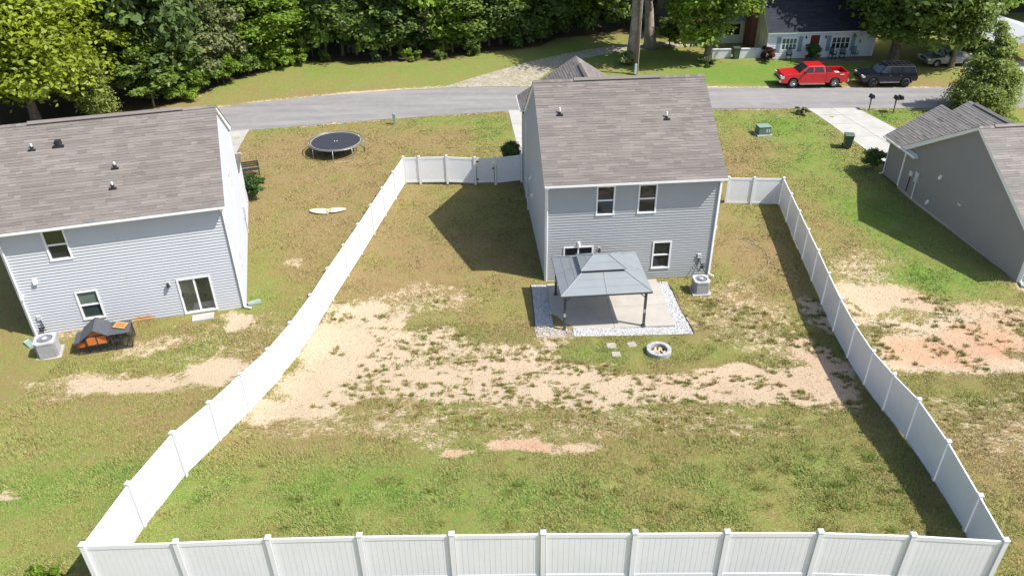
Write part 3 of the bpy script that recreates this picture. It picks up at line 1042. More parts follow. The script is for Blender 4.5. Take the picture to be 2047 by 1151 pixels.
# --- right house, taupe one storey
H3 = thing('one_storey_house', 'taupe one-storey house at right edge with gable wall and grey shingle roof', 'house', (26.91, 34.91, -.45), .089)
W3, D3, E3, SL3 = 14.0, 12.4, 2.62, .57
zr3, Pb, Pf, Pl, Pr, Sb3, T3 = gable_block(H3, W3, D3, E3, SL3, .35, .27, M_SIDING_R, M_SHINGLE_R)
eL = -.35
for (xr, yf, sgn, name) in ((4.12, 13.5, 1, 'A'), (4.12, 13.5, -1, 'A'), (3.07, 14.7, 1, 'B'), (3.07, 14.7, -1, 'B')):
    hw = xr - eL
    zt = E3 + .58 * hw
    T = math.hypot(hw, zt - E3)
    cs, sn = hw / T, (zt - E3) / T
    if sgn == 1:
        S = lambda s, t, h, cs=cs, sn=sn: (eL + t * cs - h * sn, s, E3 + t * sn + h * cs)
    else:
        S = lambda s, t, h, cs=cs, sn=sn, xr=xr, hw=hw: (xr + hw - t * cs + h * sn, s, E3 + t * sn + h * cs)
    if name == 'A':
        Lf = lambda t, sn=sn: D3 / 2 + (zr3 - (E3 + t * sn)) / SL3 - .05
        Rf = (lambda t: 13.5)
    else:
        Lf = lambda t: 13.5
        Rf = lambda t: 14.72
    roof_plane(H3, S, Lf, Rf, T, M_SHINGLE_R)
for (xr, yf, yb) in ((4.12, 13.47, 11.), (3.07, 14.69, 13.)):
    hw = xr - eL
    zt = E3 + .58 * hw
    mb = MB()
    mb.add([(eL + .02, yf, E3 - .015), (xr, yf, zt - .015), (xr + hw, yf, E3 - .015), (eL + .02, yf, E3 - .17), (xr, yf, zt - .17), (xr + hw, yf, E3 - .17),
            (eL + .02, yb, E3 - .015), (eL + .02, yb, E3 - .17), (xr + hw, yb, E3 - .015), (xr + hw, yb, E3 - .17)],
           ((0, 1, 4, 3), (1, 2, 5, 4), (0, 3, 7, 6), (2, 8, 9, 5), (3, 4, 5, 9, 7)))
    mb.build('fascia', M_TRIM, H3)
    mb = MB()
    wall_siding(mb, lambda a, z, d, yf=yf: (a, yf - .35 + d, z), lambda z, xr=xr, hw=hw: (0, 2 * xr) if z < E3 - .1 else (max(0, (z - E3) / .58 + .0), max(.0, 2 * xr - (z - E3) / .58)), 0, zt - .25)
    mb.build('siding', M_SIDING_R, H3)
mb = MB()
wall_siding(mb, Pl, lambda z: (D3 + .03, 14.35), 0, E3 - .14)
mb.build('siding', M_SIDING_R, H3)
mb = MB()
mb.box(-.03, .07, 14.28, 14.39, 0, E3 - .14)
mb.build('corner_trim', M_TRIM, H3)
ridge_vent(H3, (4.12, 8.6, E3 + .58 * 4.47), (4.12, 12.9, E3 + .58 * 4.47), (1, 0, 0), .58, M_SHINGLE_R)
ridge_vent(H3, (.6, D3 / 2, zr3), (9, D3 / 2, zr3), (0, 1, 0), SL3, M_SHINGLE_R)
mb = MB()
gutter_run(Pl, 12.5, 14.7, E3, .35, mb)
mb.build('gutter', M_TRIM, H3)
mb = MB()
gutter_run(Pb, -.3, W3 + .3, E3 - .02, .35, mb)
mb.build('gutter', M_TRIM, H3)
downspout(H3, [(-.38, 14.3, E3 - .1), (-.38, 14.3, E3 - .2), (-.08, 14.25, E3 - .4), (-.08, 14.25, .2), (-.15, 14.25, .1), (-.35, 14.25, .05)])
downspout(H3, [(.06, -.4, E3 - .12), (.06, -.07, E3 - .4), (.06, -.07, .2), (.03, -.15, .08), (-.05, -.4, .05)])
mb = MB()
mb.pbox(Pl, 10.35, 10.7, 1.05, 1.75, .015, .16)
e1 = mb.build('electric_meter_box', MATS['grey_steel'], H3)
mb = MB()
mb.cyl(Pl(10.52, 1.05, .08), Pl(10.52, -.1, .08), .04)
mb.build('conduit', M_TRIM, e1)
mb = MB()
mb.pbox(Pl, 11.05, 11.35, 1.2, 1.55, .015, .14)
e1 = mb.build('utility_box', mat('cream_plastic', (.62, .6, .54), .5), H3)
mb = MB()
mb.cyl(Pl(11.25, 1.2, .06), Pl(11.3, .1, .06), .03)
mb.build('conduit', M_BLACK, e1)
hood_vent(H3, Pl, 8.4, 2.3)
hood_vent(H3, Pl, 8.9, .4)
mb = MB()
mb.pbox(Pl, 5.9, 6.2, 1.6, 1.66, .015, .12)
mb.build('pipe_stub', M_TRIM, H3)


# ---------------------------------------------------------------- white vinyl fence
FB = [(-11.4, 13.79), (-8.98, 13.86), (-6.56, 13.94), (-4.15, 14.0), (-1.71, 14.05), (.74, 14.1), (3.21, 14.12), (5.69, 14.13), (8.19, 14.1), (10.69, 14.05), (13.18, 13.97)]
FBZ = [3.26, 3.24, 3.25, 3.22, 3.16, 3.10, 3.04, 3.0, 2.99, 2.87, 2.70]
FL_ = [(-11.4, 13.79), (-11.23, 16.15), (-10.9, 18.57), (-10.63, 20.88), (-10.34, 23.22), (-10.02, 25.57), (-9.71, 27.95), (-9.36, 30.37), (-9.03, 32.79), (-8.68, 35.21), (-8.33, 37.63), (-8.0, 40.05), (-7.67, 42.47), (-7.32, 44.89), (-6.98, 47.31)]
FLZ = [3.26, 3.05, 2.78, 2.06, 1.46, .87, .53, .41, .40, .35, .31, .27, .24, .21, .18]
FR_ = [(13.18, 13.97), (13.84, 16.17), (14.13, 18.63), (14.35, 21.06), (14.63, 23.38), (14.93, 25.71), (15.2, 28.1), (15.47, 30.52), (15.77, 32.94), (16.08, 35.35), (16.38, 37.77), (16.68, 40.19), (16.98, 42.61), (17.27, 45.03)]
FRZ = [2.70, 2.03, 1.88, 1.59, .87, .23, -.13, -.30, -.37, -.41, -.48, -.54, -.61, -.65]
FF = [(-6.98, 47.31), (-5.95, 47.3), (-4.16, 47.32), (-2.32, 47.35)]
FFZ = [.18, .2, .2, .06]
FG = [(-.98, 47.38), (.72, 47.42)]
FGZ = [.04, .22]
FH = [(13.83, 45.2), (15.44, 45.1), (17.27, 45.03)]
FHZ = [-.62, -.63, -.65]

mbp = MB()
mbp.box(-.064, .064, -.064, .064, -.12, 1.86)
POST_ME = mbp.mesh('post')
POST_ME.materials.append(M_WHITE)
mbp = MB()
mbp.add([(-.078, -.078, 1.855), (.078, -.078, 1.855), (.078, .078, 1.855), (-.078, .078, 1.855),
         (-.078, -.078, 1.885), (.078, -.078, 1.885), (.078, .078, 1.885), (-.078, .078, 1.885), (0, 0, 1.935)],
        ((3, 2, 1, 0), (0, 1, 5, 4), (1, 2, 6, 5), (2, 3, 7, 6), (3, 0, 4, 7), (4, 5, 8), (5, 6, 8), (6, 7, 8), (7, 4, 8)))
CAP_ME = mbp.mesh('post_cap')
CAP_ME.materials.append(M_WHITE)
mbp = MB()
mbp.box(-.0735, .0735, -.011, .011, .13, 1.68)
BOARD_ME = mbp.mesh('board')
BOARD_ME.materials.append(M_WHITE)


def fence_run(label, pts, zs, start_post=True, end_post=True, boards=False, panels=None):
    x0, y0 = pts[0]
    f = thing('vinyl_fence', label, 'fence', (x0, y0, 0), 0, 'white vinyl privacy fence runs')
    n = len(pts)
    for i, ((x, y), z) in enumerate(zip(pts, zs)):
        if (i == 0 and not start_post) or (i == n - 1 and not end_post):
            continue
        j = min(i, n - 2)
        ang = math.atan2(pts[j + 1][1] - pts[j][1], pts[j + 1][0] - pts[j][0])
        p = link('post', POST_ME, None, f, loc=(x - x0, y - y0, z), rotz=ang)
        link('post_cap', CAP_ME, None, p)
    for i in range(n - 1):
        (xa, ya), (xb, yb) = pts[i], pts[i + 1]
        za, zb = zs[i], zs[i + 1]
        L = math.hypot(xb - xa, yb - ya)
        ux, uy = (xb - xa) / L, (yb - ya) / L

        def P(s, z, d):
            return (xa - x0 + ux * s - uy * d, ya - y0 + uy * s + ux * d, za + (zb - za) * s / L + z)
        s0, s1 = .08, L - .08
        mb = MB()
        mb.pbox(P, s0, s1, .03, .17, -.024, .024)
        mb.pbox(P, s0, s1, 1.66, 1.80, -.024, .024)
        mb.pbox(P, s0, s0 + .03, .17, 1.66, -.016, .016)
        mb.pbox(P, s1 - .03, s1, .17, 1.66, -.016, .016)
        pan = mb.build('panel', M_WHITE, f)
        if boards:
            nb = max(3, int(round((s1 - s0 - .06) / .152)))
            st = (s1 - s0 - .06) / nb
            for k in range(nb):
                s = s0 + .03 + st * (k + .5)
                q = P(s, 0, 0)
                o = link('board', BOARD_ME, None, pan, loc=q, rotz=math.atan2(uy, ux))
                o.scale = ((st - .006) / .147, 1, 1)
        else:
            mb = MB()
            nb = max(3, int(round((s1 - s0 - .06) / .152)))
            st = (s1 - s0 - .06) / nb
            for k in range(nb):
                s = s0 + .03 + st * k
                mb.pbox(P, s + .002, s + st - .002, .13, 1.7, -.011, .011)
            mb.build('infill', M_WHITE, pan)
    return f


fence_run('white vinyl fence across the bottom of the yard, nearest the camera', FB, FBZ, boards=True)
fence_run('long white vinyl fence down the left side of the yard', FL_, FLZ, start_post=False)
fence_run('long white vinyl fence down the right side of the yard, its inner face in shade', FR_, FRZ, start_post=False)
fence_run('white vinyl fence between left yard corner and the gate', FF, FFZ, start_post=False)
fence_run('short white vinyl fence between the gate and the blue-grey house', FG, FGZ)
fence_run('short white vinyl fence between the blue-grey house and right yard corner', FH, FHZ, end_post=False)
gt = thing('fence_gate', 'white vinyl gate with black hinges beside the blue-grey house', 'gate', (-2.22, 47.35, .08), math.atan2(.03, 1.15))
mb = MB()
mb.box(.02, 1.13, -.024, .024, .05, .19)
mb.box(.02, 1.13, -.024, .024, 1.64, 1.78)
mb.box(.02, .12, -.022, .022, .19, 1.64)
mb.box(1.03, 1.13, -.022, .022, .19, 1.64)
mb.build('gate_frame', M_WHITE, gt)
for k in range(6):
    mb = MB()
    mb.box(.12 + k * .1517, .12 + (k + 1) * .1517 - .006, -.011, .011, .19, 1.64)
    mb.build('board', M_WHITE, gt)
for z in (.25, 1.5):
    mb = MB()
    mb.box(-.05, .14, -.04, -.026, z, z + .09)
    mb.build('hinge', M_BLACK, gt)
mb = MB()
mb.box(1.04, 1.2, -.045, -.026, 1.0, 1.1)
mb.build('latch', M_BLACK, gt)

# ---------------------------------------------------------------- patio, gazebo
YAW1 = .073
patio_f = bil([(1.97, 30.4), (7.86, 30.72), (7.64, 35.1), (1.83, 34.75)])
pt = bpy.data.objects.new('patio', None)
COL.objects.link(pt)
pt.location = (4.8, 32.7, -.02)
struct(pt)
px_ = [0, .5, 1]
for i in range(2):
    for j, (v0, v1) in enumerate(((0, .42), (.42, .98))):
        q = [np.array(patio_f(px_[i + a], (v0, v1)[c])) for a, c in ((0, 0), (1, 0), (1, 1), (0, 1))]
        cen = sum(q) / 4
        mb = MB()
        w = [(k + (cen - k) / np.linalg.norm(cen - k) * .012) - np.array((4.8, 32.7)) for k in q]
        mb.hexa([(k[0], k[1], -.25) for k in w] + [(k[0], k[1], .04) for k in w])
        mb.build('slab', M_CONC, pt)


def in_quad(x, y, q):
    s = np.ones_like(x, bool)
    for k in range(4):
        (ax, ay), (bx_, by_) = q[k], q[(k + 1) % 4]
        s &= ((bx_ - ax) * (y - ay) - (by_ - ay) * (x - ax)) > 0
    return s


PATIO_Q = [patio_f(0, 0), patio_f(1, 0), patio_f(1, 1), patio_f(0, 1)]
GRAV_Q = [(1.1, 29.65), (8.62, 30.1), (8.28, 35.2), (.98, 34.6)]
GRAV_Q2 = [(1.05, 30.7), (2.2, 30.6), (1.9, 34.8), (.95, 34.6)]
# crushed white stone round the patio
oct_v = np.array([[1, 0, 0], [-1, 0, 0], [0, 1, 0], [0, -1, 0], [0, 0, 1], [0, 0, -1]], float)
oct_f = np.array([[0, 2, 4], [2, 1, 4], [1, 3, 4], [3, 0, 4], [2, 0, 5], [1, 2, 5], [3, 1, 5], [0, 3, 5]])


def stones(name, xs, ys, zs, size, m, seed=5):
    r = np.random.default_rng(seed)
    n = len(xs)
    sc = size[0] + (size[1] - size[0]) * r.random((n, 1, 1))
    v = oct_v[None] * sc * (.7 + .6 * r.random((n, 6, 1))) * np.array([1, 1, .7])
    a = r.random(n) * 6.28
    c, s = np.cos(a)[:, None], np.sin(a)[:, None]
    v = np.stack([v[..., 0] * c - v[..., 1] * s, v[..., 0] * s + v[..., 1] * c, v[..., 2]], -1)
    v += np.stack([xs, ys, zs], -1)[:, None]
    f = (oct_f[None] + (np.arange(n) * 6)[:, None, None]).reshape(-1, 3)
    tone = np.repeat(.45 + .6 * r.random(n), 8)
    return link(name, fast_mesh(name, v.reshape(-1, 3), f, tone), m)


r = np.random.default_rng(3)
cx_ = r.uniform(.9, 8.8, 60000)
cy_ = r.uniform(29.5, 35.3, 60000)
cy_edge = 29.78 + (cx_ - 1.1) * .06
ok = in_quad(cx_, cy_, GRAV_Q) & ~in_quad(cx_, cy_, PATIO_Q) & ((cx_ > 2.9) | (cy_ > 30.65) | (r.random(60000) < .25))
cx_, cy_ = cx_[ok], cy_[ok]
M_WSTONE = mat('white_marble_chips', (.70, .70, .71), .8, .1, 6, tone=True)
gs = stones('gravel_border', cx_, cy_, tz(cx_, cy_) + .035, (.015, .036), M_WSTONE)
struct(gs, 'stuff', 'white stone chips bordering the concrete patio')
gs['category'] = 'gravel'
mb = MB()
mb.tube([(1.0, 34.6, gz(1, 34.6) + .03), (1.08, 30.6, gz(1.08, 30.6) + .03)], .03, 6)
eg = mb.build('garden_edging', M_BLACK)
tag(eg, 'black edging strip along the left side of the white gravel', 'edging', 'gravel edging strips')
mb = MB()
pts = [(8.3 + .34 * t + .03 * math.sin(9 * t), 35.1 - 5.0 * t, 0) for t in np.linspace(0, 1, 22)]
mb.tube([(x, y, gz(x, y) + .03) for x, y, _ in pts], .03, 6)
eg = mb.build('garden_edging', M_BLACK)
tag(eg, 'wavy black edging strip along the right side of the white gravel', 'edging', 'gravel edging strips')

GZ = thing('gazebo', 'grey metal hardtop gazebo with two-tier hip roof on the patio', 'gazebo', (4.275, 32.165, .02), YAW1)
M_GAZ = mat('grey_powdercoat', (.22, .238, .246), .42, .06, 1.5, spec=.5)
M_GAZ_D = mat('dark_grey_powdercoat', (.06, .065, .075), .45, .1, 3)
hx, hy, z0, tx, ty, z1 = 2.15, 1.88, 2.08, 1.0, .74, 2.64


def hip_panels(hx, hy, z0, tx, ty, z1, rows, cols, name='roof_panel'):
    for side in range(4):
        if side % 2 == 0:
            a0, a1, d0, d1 = hx, tx, hy, ty
        else:
            a0, a1, d0, d1 = hy, ty, hx, tx
        ang = side * math.pi / 2

        def P(u, t, h):
            a = a0 + (a1 - a0) * t
            d = d0 + (d1 - d0) * t
            x, y = u * a, -d
            return (x * math.cos(ang) - y * math.sin(ang), x * math.sin(ang) + y * math.cos(ang), z0 + (z1 - z0) * t + h)
        for i in range(rows):
            for j in range(cols):
                u0, u1 = -1 + 2 * j / cols, -1 + 2 * (j + 1) / cols
                t0, t1 = i / rows, (i + 1) / rows
                g = .004
                mb = MB()
                mb.hexa((P(u0 + g, t0, .0), P(u1 - g, t0, .0), P(u1 - g, t1 + .01, -.004), P(u0 + g, t1 + .01, -.004),
                         P(u0 + g, t0, .022), P(u1 - g, t0, .022), P(u1 - g, t1 + .01, .010), P(u0 + g, t1 + .01, .010)))
                mb.build(name, M_GAZ, GZ)
        mb = MB()
        for u in ((-1,) if a1 > .01 else (-1,)):
            mb.tube([P(u, 0, .02), P(u, 1, .02)], .022, 6)
        mb.build('hip_bar', M_GAZ, GZ)
        if cols == 2:
            mb = MB()
            mb.tube([P(0, 0, .025), P(0, 1, .025)], .018, 6)
            mb.build('seam_bar', M_GAZ, GZ)


hip_panels(hx, hy, z0, tx, ty, z1, 3, 2)
hip_panels(1.08, .82, 2.76, .38, .02, 3.12, 2, 1, 'top_roof_panel')
mb = MB()
mb.tube([(-.38, 0, 3.13), (.38, 0, 3.13)], .022, 6)
mb.build('ridge_bar', M_GAZ, GZ)
mb = MB()
for (x0, x1, y0, y1) in ((-tx, tx, -ty, -ty + .03), (-tx, tx, ty - .03, ty), (-tx, -tx + .03, -ty + .03, ty - .03), (tx - .03, tx, -ty + .03, ty - .03)):
    mb.box(x0, x1, y0, y1, 2.58, 2.78)
mb.build('vent_collar', M_GAZ_D, GZ)
mb = MB()
for (x0, x1, y0, y1) in ((-hx, hx, -hy, -hy + .05), (-hx, hx, hy - .05, hy), (-hx, -hx + .05, -hy + .05, hy - .05), (hx - .05, hx, -hy + .05, hy - .05)):
    mb.box(x0, x1, y0, y1, 2.0, 2.075)
mb.build('eave_frame', M_GAZ_D, GZ)
for sx in (-1, 1):
    for sy in (-1, 1):
        mb = MB()
        x, y = sx * 1.92, sy * 1.6
        mb.box(x - .055, x + .055, y - .055, y + .055, 0, 2.02)
        ps = mb.build('post', M_GAZ_D, GZ)
        mb = MB()
        mb.box(x - .1, x + .1, y - .1, y + .1, 0, .04)
        mb.build('base_plate', M_GAZ_D, ps)
        mb = MB()
        mb.box(x - .058, x + .058, y - .058, y + .058, .78, .98)
        mb.build('band', mat('silver_band', (.45, .47, .5), .4, .1, 5, metal=.3), ps)
        mb = MB()
        mb.tube([(x, y, 1.6), (x - sx * .45, y, 2.02)], .025, 6)
        mb.tube([(x, y, 1.6), (x, y - sy * .45, 2.02)], .025, 6)
        mb.build('brace', M_GAZ_D, ps)

# ---------------------------------------------------------------- fire pit and stepping stones
FPX, FPY = 6.66, 28.42
FP = thing('fire_pit', 'round grey block fire pit with pale logs inside, in front of the patio', 'fire pit', (FPX, FPY, gz(FPX, FPY)))
M_BLOCK = mat('grey_block', (.36, .36, .36), .9, .18, 5, .12, .3, 50)
for cth in range(2):
    nb = 12
    for k in range(nb):
        a0 = 2 * math.pi * (k + .5 * cth) / nb
        a1 = a0 + 2 * math.pi / nb - .03
        am = (a0 + a1) / 2
        zz = .13 * cth + .0
        mb = MB()
        ro, ri = .56 + random.uniform(-.008, .008), .385
        pl = []
        for a in (a0, am, a1):
            pl.append((ro * math.cos(a), ro * math.sin(a)))
        for a in (a1, am, a0):
            pl.append((ri * math.cos(a), ri * math.sin(a)))
        mb.extrude(pl, lambda x, y, d: (x, y, d), zz - .03, zz + .122 + random.uniform(-.004, .004))
        mb.build('block', M_BLOCK, FP)
mb = MB()
mb.extrude([(.39 * math.cos(a), .39 * math.sin(a)) for a in np.linspace(0, 6.283, 17)[:-1]], lambda x, y, d: (x, y, d), -.05, .05)
mb.build('ash_bed', mat('ash', (.05, .038, .03), .95, .3, 8), FP)
for k in range(16):
    a, rr = random.uniform(0, 6.28), .27 * math.sqrt(random.random())
    x, y = rr * math.cos(a), rr * math.sin(a)
    mb = MB()
    b_ = random.uniform(0, 3.14)
    l = random.uniform(.05, .10)
    mb.cyl((x - l * math.cos(b_), y - l * math.sin(b_), .07), (x + l * math.cos(b_), y + l * math.sin(b_), .10), .04, .035, 7)
    lg = mb.build('split_log', mat('pale_wood', (.55, .43, .29), .8, .25, 12), None)
    lg.location = (FPX, FPY, gz(FPX, FPY) + .01)
    tag(lg, 'short pale split log lying inside the round fire pit', 'log', 'pale logs in the fire pit')
M_STEP = mat('stepping_stone', (.36, .33, .28), .9, .15, 4, .1, .3, 40)
for (x, y, rz, lab) in ((4.56, 29.0, .15, 'square concrete stepping stone nearest the gravel border, left of the fire pit'), (5.53, 29.12, .35, 'weathered stepping stone closest to the fire pit, beside the gravel'),
                        (4.69, 28.25, .1, 'small stepping stone farthest out from the patio, left of the fire pit')):
    mb = MB()
    w = .21 if x > 4.6 else .23
    mb.extrude([(-w, -w * .9), (w * .9, -w), (w, w * .85), (-w * .85, w)], lambda a, c, d: (a, c, d), -.06, .035)
    o = mb.build('stepping_stone', M_STEP, None, bevel=.012, loc=(x, y, gz(x, y)))
    o.rotation_euler = (0, 0, rz)
    tag(o, lab, 'stepping stone', 'stepping stones by the fire pit')


# ---------------------------------------------------------------- condensers
def condenser(loc, rz, label, sz=.78, ht=.72):
    t = thing('air_conditioner', label, 'air conditioner', loc, rz, 'outdoor air conditioner units')
    mg = mat('condenser_grey', (.29, .29, .29), .5, .06, 3)
    h = sz / 2
    mb = MB()
    mb.box(-h - .1, h + .1, -h - .1, h + .1, -.08, .06)
    mb.build('pad', M_CONC2, t)
    c = .1
    octo = [(-h + c, -h), (h - c, -h), (h, -h + c), (h, h - c), (h - c, h), (-h + c, h), (-h, h - c), (-h, -h + c)]
    mb = MB()
    mb.extrude([(x * .93, y * .93) for x, y in octo], lambda x, y, d: (x, y, d), .07, ht)
    mb.build('coil', mat('condenser_coil', (.12, .12, .125), .6, .1, 5), t)
    for k in range(11):
        z = .10 + k * (ht - .14) / 11
        mb = MB()
        for i in range(8):
            (xa, ya), (xb, yb) = octo[i], octo[(i + 1) % 8]
            q = .93
            mb.add([(xa, ya, z), (xb, yb, z), (xb * q, yb * q, z + .05), (xa * q, ya * q, z + .05), (xa, ya, z + .014), (xb, yb, z + .014)],
                   ((0, 1, 5, 4), (4, 5, 2, 3), (0, 3, 2, 1)))
        mb.build('louver', mg, t)
    for i in range(0, 8, 2):
        (xa, ya), (xb, yb) = octo[i - 1], octo[i]
        mb = MB()
        mb.hexa([(xa, ya, .06), (xb, yb, .06), (xb * .92, yb * .92, .06), (xa * .92, ya * .92, .06), (xa, ya, ht), (xb, yb, ht), (xb * .92, yb * .92, ht), (xa * .92, ya * .92, ht)])
        mb.build('corner_post', mg, t)
    mb = MB()
    n = 32
    R = h * .80
    ring_i, ring_o = [], []
    for k in range(n):
        a = 2 * math.pi * k / n
        ring_i.append((R * math.cos(a), R * math.sin(a), ht + .045))
        ux, uy = math.cos(a), math.sin(a)
        s = min((h + .015) / max(abs(ux), 1e-6), (h + .015) / max(abs(uy), 1e-6), (h * 2 - c + .02) / (abs(ux) + abs(uy)))
        ring_o.append((ux * s, uy * s, ht + .045))
    vs = ring_i + ring_o + [(x, y, ht - .04) for x, y, _ in ring_o] + [(x, y, ht - .06) for x, y, _ in ring_i]
    fs = []
    for k in range(n):
        j = (k + 1) % n
        fs += [(k, n + k, n + j, j), (n + k, 2 * n + k, 2 * n + j, n + j), (k, j, 3 * n + j, 3 * n + k)]
    mb.add(vs, fs)
    mb.build('top_cover', mat('condenser_top', (.45, .46, .48), .45, .06, 3), t)
    fan = MB()
    fan.cyl((0, 0, ht - .12), (0, 0, ht - .03), .09, n=12)
    for k in range(4):
        a = k * math.pi / 2 + .4
        M = Matrix.Rotation(a, 4, 'Z')
        fan.hexa([M @ Vector(p) for p in ((.06, -.07, ht - .1), (R - .03, -.12, ht - .12), (R - .03, .12, ht - .07), (.06, .07, ht - .06),
                                         (.06, -.07, ht - .095), (R - .03, -.12, ht - .115), (R - .03, .12, ht - .065), (.06, .07, ht - .055))])
    fan.build('fan', mat('fan_metal', (.33, .35, .37), .4, .1, 5), t)
    gr = MB()
    for q in (.35, .55, .75, .97):
        gr.tube([(R * q * math.cos(a), R * q * math.sin(a), ht + .04 + .02 * (1 - q)) for a in np.linspace(0, 2 * math.pi, 25)[:-1]], .006, 4, closed=True)
    for k in range(8):
        a = k * math.pi / 4
        gr.tube([(0, 0, ht + .06), (R * math.cos(a), R * math.sin(a), ht + .04)], .006, 4)
    gr.cyl((0, 0, ht + .045), (0, 0, ht + .075), .11, n=14)
    gr.build('fan_guard', mat('guard_wire', (.42, .43, .44), .45), t)
    return t


condenser((9.82, 34.25, gz(9.82, 34.25)), .073, 'grey air conditioner unit behind the blue-grey house near its corner')
condenser((-20.72, 28.05, gz(-20.72, 28.05)), .33, 'grey air conditioner unit beside the chicken coop and pale left house', .84, .8)

# splash blocks
for (x, y, rz, lab) in ((-12.85, 32.42, .5, 'green splash block under downspout at right corner of the pale house'), (-22.1, 28.9, -.6, 'green splash block behind the left air conditioner'),
                        (27.0, 34.6, 1.2, 'green splash block at the taupe house corner by the right edge')):
    t = MB()
    t.add([(-.3, -.14, 0), (.35, -.2, 0), (.35, .2, 0), (-.3, .14, 0), (-.3, -.14, .1), (.35, -.2, .07), (.35, .2, .07), (-.3, .14, .1), (-.26, -.1, .05), (.35, -.16, .03), (.35, .16, .03), (-.26, .1, .05)],
          ((0, 1, 5, 4), (2, 3, 7, 6), (3, 0, 4, 7), (4, 5, 9, 8), (6, 7, 11, 10), (7, 4, 8, 11), (8, 9, 10, 11), (1, 2, 6, 10, 9, 5)))
    o = t.build('splash_block', mat('pale_green_plastic', (.22, .30, .26), .6, .1, 4), None, loc=(x, y, gz(x, y) + .01))
    o.rotation_euler = (0, 0, rz)
    tag(o, lab, 'splash block', 'green splash blocks')
# concrete step at the left house's sliding door
mb = MB()
mb.box(-.5, .5, -.55, 0, -.1, .1)
o = mb.build('door_step', M_CONC2, None, bevel=.01, loc=(-15.0, 31.35, gz(-15, 31.2)))
o.rotation_euler = (0, 0, .267)
tag(o, 'flat concrete step below the sliding door of the pale house', 'step')


# ---------------------------------------------------------------- things in the yards
def gloc(x, y, dz=0.0):
    return (x, y, gz(x, y) + dz)


# trampoline
TR = thing('trampoline', 'round black trampoline with galvanised frame on the lawn left of the fence', 'trampoline', gloc(-12.5, 52.85), .1)
R_ = 1.96
ring = [(R_ * math.cos(a), R_ * math.sin(a), .86) for a in np.linspace(0, 2 * math.pi, 49)[:-1]]
mb = MB()
mb.tube(ring, .026, 6, closed=True)
mb.build('frame_ring', M_GALV, TR, smooth=True)
mb = MB()
mb.extrude([((R_ - .2) * math.cos(a), (R_ - .2) * math.sin(a)) for a in np.linspace(0, 2 * math.pi, 41)[:-1]], lambda x, y, d: (x, y, d), .845, .855)
mt = mb.build('mat', mat('trampoline_mesh', (.035, .036, .045), .55, .1, 2, spec=.6), TR)
mb = MB()
for s in (-.09, .09):
    mb.extrude([(s - .05, .09), (s + .0, .1), (s + .06, -.09), (s + .01, -.1)], lambda x, y, d: (x, y, d), .8565, .858)
mb.build('printed_mark', mat('pale_print', (.5, .5, .52), .6), mt)
mb = MB()
for a in np.linspace(0, 2 * math.pi, 73)[:-1]:
    mb.tube([((R_ - .21) * math.cos(a), (R_ - .21) * math.sin(a), .852), (R_ * math.cos(a), R_ * math.sin(a), .86)], .011, 4)
mb.build('springs', mat('spring_steel', (.30, .28, .25), .5, .1, 5, metal=.4), TR)
mb = MB()
rs = R_ - .2
mb.tube([(rs * math.cos(a), rs * math.sin(a), .856) for a in np.linspace(0, 2 * math.pi, 49)[:-1]], .018, 5, closed=True)
mb.build('mat_rim', mat('pale_webbing', (.42, .41, .40), .8), TR)
for k in range(4):
    am = -1.25 + k * math.pi / 2
    a0, a1 = am - .36, am + .36
    mb = MB()
    q = lambda a, r, z: (r * math.cos(a), r * math.sin(a), z)
    mb.tube([q(a0, R_, .85), q(a0, R_ + .03, .1), q(a0 + .05, R_ + .02, .03), q(am, R_ + .04, .025), q(a1 - .05, R_ + .02, .03), q(a1, R_ + .03, .1), q(a1, R_, .85)], .024, 6)
    mb.build('leg', M_GALV, TR, smooth=True)

# folded pop-up goal
GO = thing('pop_up_goal', 'white pop-up soccer goal with yellow rim lying twisted flat on the left lawn', 'goal', gloc(-11.2, 42.95, .02), .05)
M_YEL = mat('pale_yellow_rim', (.62, .64, .36), .5, .05)
M_NET = mat('white_netting', (.40, .40, .43), .8, .08, 8)
for sgn, rx, ry, cx, cy, rt in ((-1, .62, .30, -.52, -.06, -.15), (1, .56, .25, .50, .02, .28)):
    lp = []
    for a in np.linspace(0, 2 * math.pi, 33)[:-1]:
        x, y = rx * math.cos(a), ry * math.sin(a) * (1 - .25 * sgn * math.cos(a))
        lp.append((cx + x * math.cos(rt) - y * math.sin(rt), cy + x * math.sin(rt) + y * math.cos(rt), .05 + .06 * abs(math.sin(a * .5))))
    mb = MB()
    mb.tube(lp, .032, 6, closed=True)
    mb.build('rim', M_YEL, GO, smooth=True)
    mb = MB()
    c = (cx, cy, .035)
    mb.add([c] + [(x, y, z + .0) for x, y, z in lp], [(0, i + 1, (i + 1) % 32 + 1) for i in range(32)])
    mb.build('net', M_NET, GO)
bl = MB()
for i in range(6):
    pass
bm_v, bm_f = [], []
ns, nr = 10, 7
mb = MB()
rings = []
for i in range(1, nr):
    ph = math.pi * i / nr
    rings.append([(.09 * math.sin(ph) * math.cos(2 * math.pi * k / ns), .09 * math.sin(ph) * math.sin(2 * math.pi * k / ns), .09 + .09 * math.cos(ph)) for k in range(ns)])
vs = [(0, 0, .18)] + [q for r_ in rings for q in r_] + [(0, 0, 0)]
fs = [(0, 1 + k, 1 + (k + 1) % ns) for k in range(ns)]
for i in range(nr - 2):
    for k in range(ns):
        fs.append((1 + i * ns + k, 1 + (i + 1) * ns + k, 1 + (i + 1) * ns + (k + 1) % ns, 1 + i * ns + (k + 1) % ns))
fs += [(len(vs) - 1, 1 + (nr - 2) * ns + (k + 1) % ns, 1 + (nr - 2) * ns + k) for k in range(ns)]
mb.add(vs, fs)
o = mb.build('ball', mat('lime_ball', (.45, .62, .22), .5, .1), None, smooth=True, loc=gloc(-11.02, 42.92, .06))
